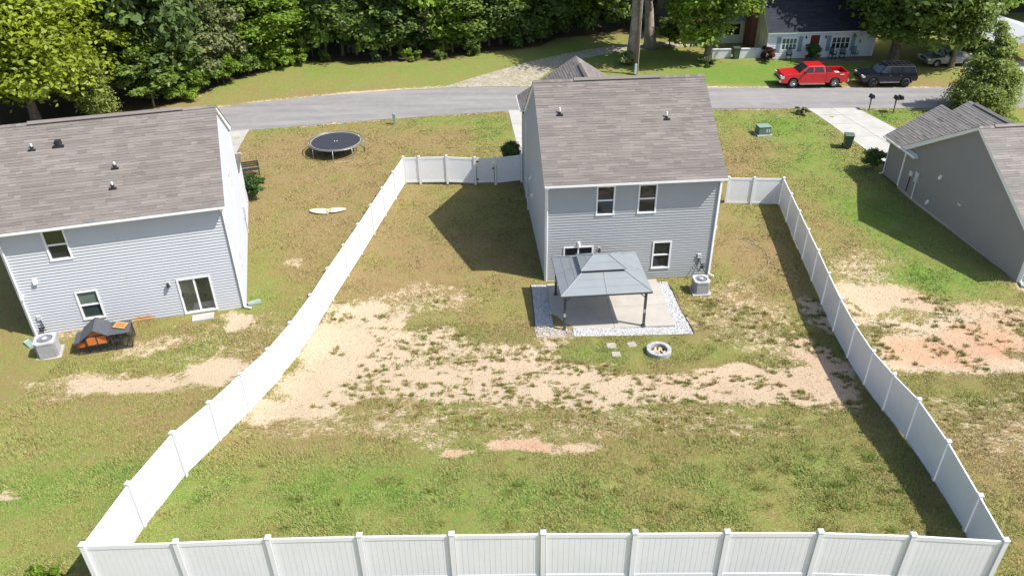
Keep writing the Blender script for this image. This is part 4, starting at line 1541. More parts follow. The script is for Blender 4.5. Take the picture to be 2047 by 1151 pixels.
tag(o, 'small lime green ball resting on the flat pop-up goal', 'ball')

# utility pedestal, transformer, bin, mailboxes
mb = MB()
mb.box(-.11, .11, -.1, .1, 0, .78)
mb.extrude([(-.125, .72), (-.125, .84), (-.06, .9), (.06, .9), (.125, .84), (.125, .72)], lambda x, z, y: (x, y, z), -.115, .115)
o = mb.build('utility_pedestal', mat('pale_green_pedestal', (.25, .36, .27), .5, .1, 5), None, loc=gloc(-9.08, 58.85))
tag(o, 'pale green utility pedestal at the lawn edge by the street', 'pedestal')
T_ = thing('transformer_box', 'green pad-mounted transformer box on the right front lawn', 'transformer', gloc(19.3, 56.3), .1)
T_.scale = (.78, .8, .85)
mb = MB()
mb.box(-.75, .75, -.65, .65, -.1, .09)
mb.build('pad', M_CONC2, T_)
mb = MB()
mb.extrude([(-.5, .09), (-.5, .72), (.1, .8), (.5, .8), (.5, .09)], lambda y, z, x: (x, y, z), -.6, .6)
bd = mb.build('cabinet', M_GREENBOX, T_, bevel=.015)
mb = MB()
mb.box(-.62, .62, -.53, .52, .78, .815)
mb.build('lid', mat('utility_green_lid', (.2, .29, .24), .45, .1, 4), T_)
for x in (.12, .36):
    mb = MB()
    mb.box(x, x + .14, -.51, -.5, .3, .62)
    mb.build('label_plate', mat('grey_plate', (.45, .47, .45), .6), bd)
B_ = thing('wheeled_bin', 'dark green wheeled trash bin with lid beside the concrete driveway', 'trash bin', gloc(24.8, 53.7), -.2)
mb = MB()
mb.add([(-.24, -.24, .08), (.24, -.24, .08), (.24, .26, .08), (-.24, .26, .08), (-.31, -.31, 1.0), (.31, -.31, 1.0), (.31, .36, 1.0), (-.31, .36, 1.0)],
       ((3, 2, 1, 0), (4, 5, 6, 7), (0, 1, 5, 4), (1, 2, 6, 5), (2, 3, 7, 6), (3, 0, 4, 7)))
mb.build('body', mat('bin_green', (.055, .085, .062), .5, .12, 3), B_, bevel=.03)
mb = MB()
mb.extrude([(-.35, .99), (-.35, 1.05), (-.1, 1.12), (.3, 1.1), (.4, 1.0)], lambda y, z, x: (x, y, z), -.33, .33)
mb.build('lid', mat('bin_lid_green', (.08, .13, .09), .45, .1, 3), B_, bevel=.015)
for s in (-1, 1):
    mb = MB()
    mb.cyl((s * .27, .27, .13), (s * .33, .27, .13), .13, n=14)
    mb.build('wheel', M_RUBBER, B_)
mb = MB()
mb.tube([(-.26, .4, .98), (-.26, .46, .98), (.26, .46, .98), (.26, .4, .98)], .02, 6)
mb.build('handle', M_BLACK, B_)


def mailbox(x, y, rz, h, label, twin=False):
    t = thing('mailbox', label, 'mailbox', gloc(x, y), rz, 'black post mailboxes by the driveway')
    mb = MB()
    mb.cyl((0, 0, -.1), (0, 0, h), .045, n=8)
    mb.cyl((0, 0, h - .1), (0, 0, h - .02), .06, n=8)
    mb.build('post', M_BLACK, t)
    mb = MB()
    mb.tube([(0, .02, h - .35), (0, .3, h - .02)], .02, 6)
    mb.build('bracket', M_BLACK, t)
    for k, off in enumerate((0, .34) if twin else (0,)):
        mb = MB()
        arc = [(-.11 + off, h), (-.11 + off, h + .13)] + [(off - .11 * math.cos(a), h + .13 + .11 * math.sin(a)) for a in np.linspace(.3, 2.84, 7)] + [(.11 + off, h + .13), (.11 + off, h)]
        mb.extrude(arc, lambda xx, z, yy: (xx, yy, z), -.28, .26)
        bx = mb.build('box', M_BLACK, t)
        mb = MB()
        mb.box(off + .112, off + .125, -.1, -.06, h + .05, h + .28)
        mb.build('flag', mat('dull_red', (.35, .05, .04), .5), bx)
    mb = MB()
    mb.box(-.16, .5 if twin else .16, -.3, .3, h - .03, h - .001)
    mb.build('shelf', M_BLACK, t)
    return t


mailbox(29.15, 60.75, .1, 1.05, 'single black mailbox on a thin post, left of the pair by the driveway')
mailbox(30.85, 60.1, .1, 1.15, 'larger twin black mailbox on a post, right of the pair by the driveway', True)

# garden hose in the right strip of the yard
mb = MB()
hp = [(13.0, 39.4), (13.3, 40.1), (13.8, 40.3), (14.2, 39.7), (13.9, 39.0), (13.5, 39.2), (13.7, 39.8), (14.3, 39.2), (14.5, 38.2), (14.2, 37.0), (13.6, 36.2), (12.6, 35.4), (11.8, 34.6), (10.9, 34.1), (10.4, 34.3)]
fine_p = []
for i in range(len(hp) - 1):
    for t in np.linspace(0, 1, 5)[:-1]:
        p0, p1, p2, p3 = (np.array(hp[max(0, min(len(hp) - 1, i + k))]) for k in (-1, 0, 1, 2))
        fine_p.append(.5 * ((2 * p1) + (p2 - p0) * t + (2 * p0 - 5 * p1 + 4 * p2 - p3) * t * t + (3 * p1 - p0 - 3 * p2 + p3) * t ** 3))
mb.tube([(x, y, gz(x, y) + .03) for x, y in fine_p], .013, 5)
o = mb.build('garden_hose', mat('faded_teal_hose', (.26, .30, .22), .5, .15, 3))
tag(o, 'thin faded garden hose looping over the dry grass right of the house', 'hose')

# bench at the left house front corner
BN = thing('bench', 'dark slatted bench standing in front of the pale house beyond its shrub', 'bench', gloc(-17.45, 48.4), .35)
for k in range(4):
    mb = MB()
    mb.box(-.62, .62, -.22 + k * .12, -.12 + k * .12, .42, .45)
    mb.build('seat_slat', M_DARKMET, BN)
for k in range(3):
    mb = MB()
    mb.box(-.62, .62, .26 + .03 * k, .285 + .03 * k, .52 + k * .13, .62 + k * .13)
    mb.build('back_slat', M_DARKMET, BN)
for s in (-.55, .55):
    mb = MB()
    mb.box(s - .03, s + .03, -.2, -.14, 0, .42)
    mb.box(s - .03, s + .03, .2, .26, 0, .9)
    mb.box(s - .03, s + .03, -.14, .2, .36, .41)
    mb.build('leg', M_DARKMET, BN)

# chicken coop
CP = thing('chicken_coop', 'small chicken coop with orange wooden panels, dark roof and wire run', 'chicken coop', gloc(-19.35, 27.85), .30)
M_ORW = mat('orange_stained_wood', (.48, .125, .025), .6, .15, 6, .1, .2, 40)
M_FELT = mat('dark_roof_felt', (.075, .08, .09), .85, .15, 5, .15)
M_FRM = mat('dark_stained_frame', (.035, .037, .042), .6, .2, 5)
m, nt, b = new_mat('wire_mesh')
tcw = pos(nt)
mpw = N(nt, 'ShaderNodeMapping')
mpw.inputs['Rotation'].default_value = (0, .6, .785)
mpw.inputs['Scale'].default_value = (34, 34, 34)
nt.links.new(tcw, mpw.inputs[0])
ck = N(nt, 'ShaderNodeTexVoronoi', feature='DISTANCE_TO_EDGE')
ck.inputs['Scale'].default_value = 1.0
nt.links.new(mpw.outputs[0], ck.inputs['Vector'])
tb = N(nt, 'ShaderNodeBsdfTransparent')
mxw = N(nt, 'ShaderNodeMixShader')
b.inputs['Base Color'].default_value = (.03, .03, .032, 1)
nt.links.new(maprange(nt, ck.outputs[0], .08, .12, 0, 1), mxw.inputs[0])
nt.links.new(b.outputs[0], mxw.inputs[1])
nt.links.new(tb.outputs[0], mxw.inputs[2])
nt.links.new(mxw.outputs[0], nt.nodes['Material Output'].inputs[0])
M_WIRE = m
YD = .95
# hutch body raised on legs, ridge runs back to front
mb = MB()
mb.box(.45, 1.32, .06, YD, .38, .86)
mb.extrude([(.45, .86), (1.32, .86), (.885, 1.18)], lambda x, z, y: (x, y, z), .06, YD)
hb = mb.build('hutch', M_ORW, CP)
mb = MB()
mb.extrude([(.52, .88), (1.25, .88), (.885, 1.14)], lambda x, z, y: (x, y, z), .03, .058)
mb.build('gable_panel', M_ORW, hb)
for x0, x1 in ((.5, .87), (.92, 1.28)):
    mb = MB()
    mb.box(x0, x1, .025, .058, .42, .82)
    mb.build('door_panel', mat('orange_panel', (.56, .165, .035), .55, .18, 9, .1, .2, 50), hb)
mb = MB()
for x in (.45, .865, 1.28):
    mb.box(x, x + .05, .02, .06, 0, .87)
mb.box(.5, 1.28, .022, .06, .36, .42)
mb.box(.5, 1.28, .022, .06, .82, .87)
mb.build('front_frame', M_FRM, CP)
mb = MB()
for sg in (-1, 1):
    e_ = .885 + sg * (.62 if sg < 0 else .55)
    zz = 1.22 - .62 * .72 if sg < 0 else 1.22 - .55 * .72
    mb.hexa([(.885, -.1, 1.20), (e_, -.1, zz - .02), (e_, YD + .1, zz - .02), (.885, YD + .1, 1.20), (.885, -.1, 1.235), (e_, -.1, zz + .015), (e_, YD + .1, zz + .015), (.885, YD + .1, 1.235)])
mb.build('gable_roof', M_FELT, CP)
mb = MB()
mb.hexa([(1.43, -.06, .82), (2.3, -.06, .80), (2.3, YD + .06, .80), (1.43, YD + .06, .82), (1.43, -.06, .845), (2.3, -.06, .825), (2.3, YD + .06, .825), (1.43, YD + .06, .845)])
mb.build('run_roof', M_FELT, CP)
ht = MB()
ht.mbox(Matrix.Translation((1.9, .5, .90)) @ Matrix.Rotation(.12, 4, 'X') @ Matrix.Rotation(-.45, 4, 'Z'), -.27, .27, -.2, .2, 0, .03)
hat = ht.build('roof_hatch', mat('pale_orange_panel', (.60, .27, .10), .6, .15, 9), CP)
ht = MB()
for k in (-.12, .02):
    ht.mbox(Matrix.Translation((1.9, .5, .90)) @ Matrix.Rotation(.12, 4, 'X') @ Matrix.Rotation(-.45, 4, 'Z'), -.2, .2, k, k + .09, .031, .036)
ht.build('hatch_slot', M_ORW, hat)
# nest box on the left with sloping dark lid
mb = MB()
mb.box(.0, .44, .1, YD - .1, .34, .6)
mb.build('nest_box', M_ORW, CP)
mb = MB()
mb.hexa([(-.06, .02, .60), (.44, .02, .70), (.44, YD, .70), (-.06, YD, .60), (-.06, .02, .625), (.44, .02, .725), (.44, YD, .725), (-.06, YD, .625)])
mb.build('nest_lid', M_FELT, CP)
# wire run frame
mb = MB()
for x in (.02, 1.45, 1.86, 2.24):
    for y in (.0, YD - .04):
        mb.box(x, x + .04, y, y + .04, 0, .8 if x > 1 else .6)
for y in (.0, YD - .04):
    mb.box(.06, 2.24, y + .002, y + .038, .0, .035)
    mb.box(1.49, 2.24, y + .002, y + .038, .4, .435)
mb.box(2.243, 2.277, .04, YD - .04, .4, .435)
mb.tube([(1.5, -.02, .02), (1.85, -.02, .38)], .014, 5)
mb.build('run_frame', M_FRM, CP)
mb = MB()
mb.quad((.05, .02, .03), (2.26, .02, .03), (2.26, .02, .38), (.05, .02, .38))
mb.quad((1.47, .02, .43), (2.26, .02, .43), (2.26, .02, .8), (1.47, .02, .8))
mb.quad((2.26, .03, .03), (2.26, YD - .03, .03), (2.26, YD - .03, .8), (2.26, .03, .8))
mb.quad((.04, YD - .02, .03), (2.26, YD - .02, .03), (2.26, YD - .02, .8), (.04, YD - .02, .6))
mb.quad((.04, .03, .03), (.04, YD - .03, .03), (.04, YD - .03, .34), (.04, .03, .34))
mb.build('wire', M_WIRE, CP)
mb = MB()
mb.tube([(1.62, .72, .84), (1.55, .8, 1.05)], .012, 5)
mb.build('prop_stick', M_FRM, CP)


# ---------------------------------------------------------------- vehicles
def arc(cx, r, z, n=9):
    """wheel-arch points from +x side to -x side over the top"""
    return [(cx + r * math.cos(a), z + r * math.sin(a)) for a in np.linspace(0.0, math.pi, n)]


M_CHROME = mat('chrome', (.62, .62, .62), .22, .05, 5, metal=.9)
M_CARGLASS = glass('car_glass', (.02, .025, .03), .03)


def wheel(root, x, y, r, w, rim_m, side):
    mb = MB()
    n = 22
    prof = [(r * .60, -w / 2), (r * .93, -w / 2), (r, -w * .32), (r, w * .32), (r * .93, w / 2), (r * .60, w / 2)]
    rings = [[(x + q * math.cos(2 * math.pi * k / n), y + d, r + q * math.sin(2 * math.pi * k / n)) for k in range(n)] for q, d in prof]
    fs = []
    for i in range(len(prof) - 1):
        for k in range(n):
            fs.append((i * n + k, i * n + (k + 1) % n, (i + 1) * n + (k + 1) % n, (i + 1) * n + k))
    mb.add([p for q in rings for p in q], fs)
    wh = mb.build('wheel', M_RUBBER, root, smooth=True)
    mb = MB()
    yo = y + side * w * .36
    mb.cyl((x, y + side * w * .1, r), (x, y + side * w * .14, r), r * .62, n=20)
    mb.tube([(x + r * .6 * math.cos(a), yo, r + r * .6 * math.sin(a)) for a in np.linspace(0, 2 * math.pi, 23)[:-1]], r * .05, 5, closed=True)
    for k in range(6):
        a = k * math.pi / 3 + .3
        mb.tube([(x + r * .1 * math.cos(a), yo, r + r * .1 * math.sin(a)), (x + r * .58 * math.cos(a), yo, r + r * .58 * math.sin(a))], [r * .09, r * .06], 5)
    mb.cyl((x, yo - .02, r), (x, yo + side * .01, r), r * .15, n=10)
    mb.build('rim', rim_m, wh)


def frustum(mb, x0, x1, w0, z0, t0, t1, w1, z1):
    mb.hexa([(x1, -w0, z0), (x0, -w0, z0), (x0, w0, z0), (x1, w0, z0), (t1, -w1, z1), (t0, -w1, z1), (t0, w1, z1), (t1, w1, z1)])


def side_window(root, x0, x1, t0, t1, zb, zt, wl, wu, side, name='side_window'):
    """glass set 6 mm proud of a tapering cabin side; wl/wu half widths at zb/zt"""
    mb = MB()
    q = []
    for (x, z, w) in ((x0, zb, wl), (x1, zb, wl), (t1, zt, wu), (t0, zt, wu)):
        q.append((x, side * (w + .006), z))
    q2 = [(x, y - side * .02, z) for x, y, z in q]
    mb.hexa(q2 + q)
    mb.build(name, M_CARGLASS, root)


def lerp(a, c, t):
    return a + (c - a) * t


def pickup(loc, rz):
    t = thing('pickup_truck', 'red crew-cab pickup truck with chrome wheels parked on the grass by the street', 'pickup truck', loc, rz)
    paint = mat('red_paint', (.52, .012, .014), .28, .03, 2, coat=.6)
    hw, r = .98, .40
    fx, rx = 1.80, -1.80
    body = [(2.78, .46), (2.88, .62), (2.86, .98), (2.70, 1.16), (1.35, 1.28), (-.98, 1.30), (-.98, .46)] + [] + [(fx - .47, .46)] + arc(fx, .47, .46)[::-1][1:-1] + [(fx + .47, .46)]
    body = [(2.80, .46), (2.90, .62), (2.87, .98), (2.70, 1.16), (1.35, 1.28), (-.98, 1.30), (-.98, .42), (fx - .47, .42)] + arc(fx, .47, .46)[::-1] + [(fx + .47, .46)]
    mb = MB()
    mb.extrude(body, lambda x, z, y: (x, y, z), -hw, hw)
    bd = mb.build('body', paint, t, bevel=.05)
    # bed: two sides with arches, floor, tailgate
    for s in (-1, 1):
        mb = MB()
        bs = [(-.99, .46), (-.99, 1.32), (-2.90, 1.32), (-2.92, .52), (rx - .47, .46)] + arc(rx, .47, .46)[::-1] + [(rx + .47, .46)]
        mb.extrude(bs, lambda x, z, y: (x, y, z), s * hw, s * (hw - .12))
        mb.build('bed_side', paint, t, bevel=.02)
    mb = MB()
    mb.box(-2.86, -.99, -hw + .12, hw - .12, .74, .80)
    mb.build('bed_floor', M_BLACK, t)
    mb = MB()
    mb.box(-2.93, -2.85, -hw + .12, hw - .12, .60, 1.31)
    mb.build('tailgate', paint, t, bevel=.02)
    mb = MB()
    mb.box(-2.6, 2.5, -.7, .7, .3, .5)
    mb.build('chassis', M_BLACK, t)
    mb = MB()
    mb.box(-1.6, -1.1, -.75, .75, .82, 1.28)
    mb.build('toolbox', M_BLACK, t)
    mb = MB()
    mb.box(-2.3, -1.9, .1, .6, .81, 1.2)
    mb.build('cargo_box', M_TRIM, t, bevel=.03)
    mb = MB()
    X0, X1, T0, T1, ZB, ZT, WB, WT = 1.38, -.96, .58, -.78, 1.27, 1.86, .93, .74
    mb.hexa([(X1, -WB, ZB), (X0, -WB, ZB), (X0, WB, ZB), (X1, WB, ZB), (T1, -WT, ZT), (T0, -WT, ZT), (T0, WT, ZT), (T1, WT, ZT)])
    mb.build('cab', paint, t, bevel=.06)
    zb, zt = 1.33, 1.77
    f = lambda z: (z - ZB) / (ZT - ZB)
    for s in (-1, 1):
        wl, wu = lerp(WB, WT, f(zb)), lerp(WB, WT, f(zt))
        side_window(t, .16, .98, .16, .56, zb, zt, wl, wu, s, 'front_window')
        side_window(t, -.78, .06, -.66, .06, zb, zt, wl, wu, s, 'rear_window')
        mb = MB()
        mb.box(.82, 1.02, s * (hw + .02), s * (hw + .2), 1.3, 1.48)
        mb.build('mirror', M_BLACK, t)
        mb = MB()
        mb.box(-.95, 1.25, s * (hw - .02), s * (hw + .12), .36, .42)
        mb.build('side_step', M_CHROME, t)
        for x in (.1, -.85):
            mb = MB()
            mb.box(x, x + .16, s * (hw + .001), s * (hw + .03), 1.08, 1.12)
            mb.build('door_handle', paint, t)
        mb = MB()
        mb.box(.085, .095, s * (hw + .001), s * (hw + .004), .55, 1.28)
        mb.box(-.93, -.92, s * (hw + .001), s * (hw + .004), .55, 1.28)
        mb.box(1.16, 1.17, s * (hw + .001), s * (hw + .004), .55, 1.25)
        mb.build('door_gap', M_BLACK, t)
        mb = MB()
        mb.box(2.62, 2.895, s * .55, s * (hw + .004), .84, 1.06)
        mb.build('headlight', mat('lamp_lens', (.55, .57, .58), .12, .05), t)
        mb = MB()
        mb.box(-2.94, -2.84, s * (hw - .1), s * (hw + .004), .85, 1.2)
        mb.build('tail_light', mat('red_lens', (.35, .01, .01), .2), t)
        mb = MB()
        mb.box(-2.5, -2.15, s * (hw + .001), s * (hw + .004), 1.14, 1.2)
        mb.build('side_decal', M_TRIM, t)
    mb = MB()
    for s in (-1, 1):
        wf0, wf1 = lerp(WB, WT, f(1.32)), lerp(WB, WT, f(1.8))
    mb.hexa([(lerp(X0, T0, f(1.32)) + d, sy * w * .93, z) for d in (-.02, .008) for (sy, w, z) in ((-1, lerp(WB, WT, f(1.32)), 1.32), (1, lerp(WB, WT, f(1.32)), 1.32), (1, lerp(WB, WT, f(1.8)), 1.8), (-1, lerp(WB, WT, f(1.8)), 1.8))] if False else
            [(lerp(X0, T0, f(z)) + d, sy * lerp(WB, WT, f(z)) * .9, z) for d in (-.03, .01) for (sy, z) in ((-1, 1.33), (1, 1.33), (1, 1.79), (-1, 1.79))])
    mb.build('windshield', M_CARGLASS, t)
    mb = MB()
    mb.hexa([(lerp(X1, T1, f(z)) + d, sy * lerp(WB, WT, f(z)) * .8, z) for d in (-.01, .03) for (sy, z) in ((-1, 1.4), (1, 1.4), (1, 1.76), (-1, 1.76))])
    mb.build('rear_glass', M_CARGLASS, t)
    mb = MB()
    mb.box(2.86, 2.905, -.54, .54, .82, 1.06)
    gr = mb.build('grille', M_BLACK, t)
    mb = MB()
    mb.box(2.9, 2.915, -.56, .56, .92, .97)
    mb.build('grille_bar', M_CHROME, gr)
    mb = MB()
    mb.box(2.80, 3.0, -hw, hw, .50, .76)
    mb.build('front_bumper', M_CHROME, t, bevel=.04)
    mb = MB()
    mb.box(-3.05, -2.9, -hw + .05, hw - .05, .5, .7)
    mb.build('rear_bumper', M_CHROME, t, bevel=.03)
    for x in (fx, rx):
        for s in (-1, 1):
            wheel(t, x, s * .86, r, .27, M_CHROME, s)
    return t


pickup((26.4, 67.15, gz(26.4, 67) + .01), math.pi)


def suv(loc, rz, label, paint, name='suv', L=4.8, sedan=False, off=True, cat='suv', rimm=None):
    t = thing(name, label, cat, loc, rz)
    hw = .94
    r = .40 if off else .33
    fx, rx = 1.42, -1.42
    zb0 = .52 if off else .32
    zs = 1.12 if off else .92
    h = L / 2
    ar = .47 if off else .38
    lo = r + .02
    if not sedan:
        body = [(h - .08, zb0), (h, zb0 + .15), (h - .02, zs - .12), (h - .2, zs - .02), (1.15, zs + .05), (-h + .05, zs + .06), (-h, zb0 + .2), (-h + .08, zb0 + .02), (rx - ar, zb0)]
    else:
        body = [(h - .08, zb0), (h, zb0 + .12), (h - .05, zs - .2), (h - .25, zs - .1), (1.0, zs), (-h + .6, zs + .04), (-h + .05, zs), (-h, zb0 + .2), (-h + .08, zb0 + .02), (rx - ar, zb0)]
    body += arc(rx, ar, lo)[::-1] + [(rx + ar, zb0), (fx - ar, zb0)] + arc(fx, ar, lo)[::-1] + [(fx + ar, zb0)]
    mb = MB()
    mb.extrude(body, lambda x, z, y: (x, y, z), -hw, hw)
    mb.build('body', paint, t, bevel=.05)
    if not sedan:
        X0, X1, T0, T1, ZB, ZT, WB, WT = 1.12, -h + .1, .45, -h + .38, zs + .03, zs + .66, .90, .72
    else:
        X0, X1, T0, T1, ZB, ZT, WB, WT = 1.0, -h + .75, .25, -h + 1.5, zs + .0, zs + .48, .86, .64
    mb = MB()
    mb.hexa([(X1, -WB, ZB), (X0, -WB, ZB), (X0, WB, ZB), (X1, WB, ZB), (T1, -WT, ZT), (T0, -WT, ZT), (T0, WT, ZT), (T1, WT, ZT)])
    mb.build('cabin', paint, t, bevel=.06)
    f = lambda z: (z - ZB) / (ZT - ZB)
    zb, zt = ZB + .08, ZT - .10
    for s in (-1, 1):
        wl, wu = lerp(WB, WT, f(zb)), lerp(WB, WT, f(zt))
        side_window(t, .02, lerp(X0, T0, f(zb)) - .16, .02, lerp(X0, T0, f(zt)) - .12, zb, zt, wl, wu, s, 'front_window')
        side_window(t, -.92, -.08, -.88, -.08, zb, zt, wl, wu, s, 'rear_window')
        if not sedan:
            side_window(t, lerp(X1, T1, f(zb)) + .14, -1.02, lerp(X1, T1, f(zt)) + .1, -.98, zb, zt, wl, wu, s, 'quarter_window')
        mb = MB()
        mb.box(.72, .9, s * (hw + .0), s * (hw + .18), ZB + .02, ZB + .18)
        mb.build('mirror', paint, t)
        for x in (-.05, -.95):
            mb = MB()
            mb.box(x, x + .14, s * (hw + .001), s * (hw + .025), zs - .12, zs - .08)
            mb.build('door_handle', M_CHROME, t)
        mb = MB()
        mb.box(h - .22, h + .006, s * .55, s * (hw + .004), zs - .24, zs - .08)
        mb.build('headlight', mat('lamp_lens', (.55, .57, .58), .12, .05), t)
        mb = MB()
        mb.box(-h - .006, -h + .12, s * .66, s * (hw + .004), zs - .2, zs + .02)
        mb.build('tail_light', mat('red_lens', (.35, .01, .01), .2), t)
        if off:
            mb = MB()
            mb.box(-.85, .85, s * (hw - .05), s * (hw + .12), .44, .49)
            mb.build('side_step', M_GALV, t)
            mb = MB()
            mb.tube([(T0 - .1, s * (WT - .05), ZT + .07), (T1 + .1, s * (WT - .05), ZT + .07)], .025, 6)
            mb.build('roof_rail', M_BLACK, t)
    for (a, c, nm, k) in ((X0, T0, 'windshield', .012), (X1, T1, 'rear_glass', -.012)):
        mb = MB()
        mb.hexa([(lerp(a, c, f(z)) + d, sy * lerp(WB, WT, f(z)) * .88, z) for d in (-2.5 * k, k) for (sy, z) in ((-1, zb), (1, zb), (1, zt + .03), (-1, zt + .03))])
        mb.build(nm, M_CARGLASS, t)
    if off:
        mb = MB()
        for k in range(6):
            x = lerp(T0 - .2, T1 + .2, k / 5)
            mb.box(x - .03, x + .03, -WT + .05, WT - .05, ZT + .06, ZT + .09)
        mb.build('roof_rack', M_BLACK, t)
        mb = MB()
        mb.box(h - .02, h + .1, -hw + .1, hw - .1, zb0, zb0 + .22)
        mb.build('front_bumper', M_BLACK, t, bevel=.03)
    mb = MB()
    mb.box(h - .03, h + .006, -.5, .5, zs - .3, zs - .1)
    mb.build('grille', M_BLACK, t)
    mb = MB()
    mb.box(-h + .3, h - .3, -.65, .65, .26, zb0 + .05)
    mb.build('chassis', M_BLACK, t)
    for x in (fx, rx):
        for s in (-1, 1):
            wheel(t, x, s * .84, r, .27 if off else .22, rimm or M_DARKMET, s)
    return t


suv((32.9, 67.0, gz(32.9, 67) + .01), math.pi, 'dark navy off-road suv with roof rack parked behind the red pickup', mat('navy_black_paint', (.008, .009, .018), .25, .05, 2, coat=.4))
suv((40.9, 72.4, gz(40.9, 72.4) + .01), math.pi + .06, 'silver car parked in shade behind the small roadside tree', mat('silver_paint', (.16, .165, .17), .3, .05, 2, metal=.4, coat=.5), 'car', 4.7, True, False, 'car', M_GALV)


# ---------------------------------------------------------------- across the street
M_WSID = mat('white_painted_siding', (.66, .68, .70), .55, .05, 1.0)
M_CREAM = mat('cream_siding', (.58, .58, .42), .55, .06, 1.0)
H4 = thing('cape_house', 'white cottage with dark steep roof, red door and brick chimney across the street', 'house', (24.75, 74.95, .2), .043)
W4, D4, E4, SL4 = 10.4, 8.6, 2.55, .95
wn4 = [(1.35, 2.85, .75, 1.95), (6.2, 8.0, .75, 1.95)]
hol = [(a + .03, c - .03, z + .03, t - .03) for a, c, z, t in wn4]
zr4, Pb, Pf, Pl, Pr, _, _ = gable_block(H4, W4, D4, E4, SL4, .3, .18, (M_WSID, M_WSID, M_CREAM, M_CREAM), M_SHINGLE_D, hol, pitch=.2)
for a0, a1, z0, z1 in wn4:
    mb = MB()
    for (p, q, u, v) in ((a0, a1, z1 - .09, z1), (a0, a1, z0, z0 + .09)):
        mb.pbox(Pb, p, q, u, v, -.06, .05)
    nb = 4
    for k in range(nb + 1):
        x = a0 + (a1 - a0 - .07) * k / nb
        mb.pbox(Pb, x, x + .07, z0 + .09, z1 - .09, -.06, .04)
    w = mb.build('window', M_TRIM, H4)
    for k in range(nb):
        x0, x1 = a0 + (a1 - a0 - .07) * k / nb + .07, a0 + (a1 - a0 - .07) * (k + 1) / nb
        mb = MB()
        mb.pbox(Pb, x0, x1, z0 + .09, z1 - .09, -.05, -.03)
        mb.build('pane', M_SCREEN if a0 < 2 else M_GLASS, w)
        mb = MB()
        mb.pbox(Pb, x0, x1, (z0 + z1) / 2 - .02, (z0 + z1) / 2 + .02, -.029, .03)
        mb.build('muntin', M_TRIM, w)
for a in (.85, 2.95, 5.7, 8.1):
    mb = MB()
    mb.pbox(Pb, a, a + .4, .6, 2.05, .01, .045)
    sh = mb.build('shutter', mat('slate_blue_shutter', (.22, .29, .34), .6, .1, 4), H4)
    mb = MB()
    for k in range(12):
        mb.pbox(Pb, a + .04, a + .36, .68 + k * .11, .73 + k * .11, .046, .056)
    mb.build('louvers', MATS['slate_blue_shutter'], sh)
mb = MB()
mb.pbox(Pb, 3.98, 4.08, .05, 2.25, .0, .06)
mb.pbox(Pb, 4.98, 5.08, .05, 2.25, .0, .06)
mb.pbox(Pb, 4.08, 4.98, 2.15, 2.25, .0, .06)
fr_ = mb.build('door_frame', M_TRIM, H4)
mb = MB()
mb.pbox(Pb, 4.08, 4.98, .05, 2.15, .028, .05)
dr = mb.build('door', mat('dark_red_door', (.12, .02, .018), .4, .1, 3), H4)
mb = MB()
mb.cyl(Pb(4.9, 1.05, .05), Pb(4.9, 1.05, .1), .035)
mb.build('door_knob', M_GALV, dr)
wall_light(H4, Pb, 3.6, 2.0)
wall_light(H4, Pb, 5.5, 2.0)
# brick chimney against the gable
m, nt, b = new_mat('brick')
tc = N(nt, 'ShaderNodeTexCoord')
bk = N(nt, 'ShaderNodeTexBrick')
mp = N(nt, 'ShaderNodeMapping')
mp.inputs['Rotation'].default_value = (math.pi / 2, 0, .785)
nt.links.new(tc.outputs['Object'], mp.inputs[0])
nt.links.new(mp.outputs[0], bk.inputs['Vector'])
bk.inputs['Color1'].default_value = (.19, .06, .035, 1)
bk.inputs['Color2'].default_value = (.13, .04, .025, 1)
bk.inputs['Mortar'].default_value = (.25, .2, .17, 1)
bk.inputs['Scale'].default_value = 4.0
bk.inputs['Mortar Size'].default_value = .012
nt.links.new(bk.outputs[0], b.inputs['Base Color'])
b.inputs['Roughness'].default_value = .9
M_BRICK = m
mb = MB()
mb.box(-.62, -.02, 3.4, 5.2, -.2, 3.2)
mb.hexa([(-.62, 3.4, 3.2), (-.02, 3.4, 3.2), (-.02, 5.2, 3.2), (-.62, 5.2, 3.2), (-.62, 3.75, 4.0), (-.02, 3.75, 4.0), (-.02, 4.85, 4.0), (-.62, 4.85, 4.0)])
mb.box(-.62, -.02, 3.75, 4.85, 4.0, 8.6)
mb.box(-.68, .04, 3.69, 4.91, 8.6, 8.8)
mb.build('chimney', M_BRICK, H4)
window(H4, Pl, 1.4, 2.1, .9, 2.1)
# rear side wing, cream with grey roof
mb = MB()
mb.box(-3.4, -.03, 5.6, 9.6, 0, 2.5)
mb.extrude([(5.6, 2.5), (9.6, 2.5), (7.6, 3.9)], lambda y, z, x: (x, y, z), -3.4, -.03)
wg = mb.build('side_wing', M_CREAM, H4)
mb = MB()
mb.extrude([(5.25, 2.34), (7.6, 4.0), (7.6, 4.12), (5.25, 2.46)], lambda y, z, x: (x, y, z), -3.6, -.03)
mb.extrude([(9.95, 2.34), (7.6, 4.0), (7.6, 4.12), (9.95, 2.46)], lambda y, z, x: (x, y, z), -3.6, -.03)
mb.build('wing_roof', mat('grey_roofing', (.17, .19, .21), .8, .12, 2), wg)
mb = MB()
mb.box(-2.6, -1.0, 5.56, 5.6, .95, 2.0)
mb.build('wing_window', M_GLASS, wg)
# brick terrace
TE = bpy.data.objects.new('terrace', None)
COL.objects.link(TE)
TE.location = (28.6, 74.0, .22)
TE.rotation_euler = (0, 0, .043)
struct(TE)
M_PAV = mat('worn_brick_paving', (.24, .15, .115), .9, .25, 2, .2, .3, 20)
for i in range(9):
    for j in range(3):
        mb = MB()
        mb.box(i * .7 - 1, i * .7 - .32, -.7 + j * .5, -.22 + j * .5, -.15, .03 + random.uniform(0, .01))
        mb.build('paver', M_PAV, TE)


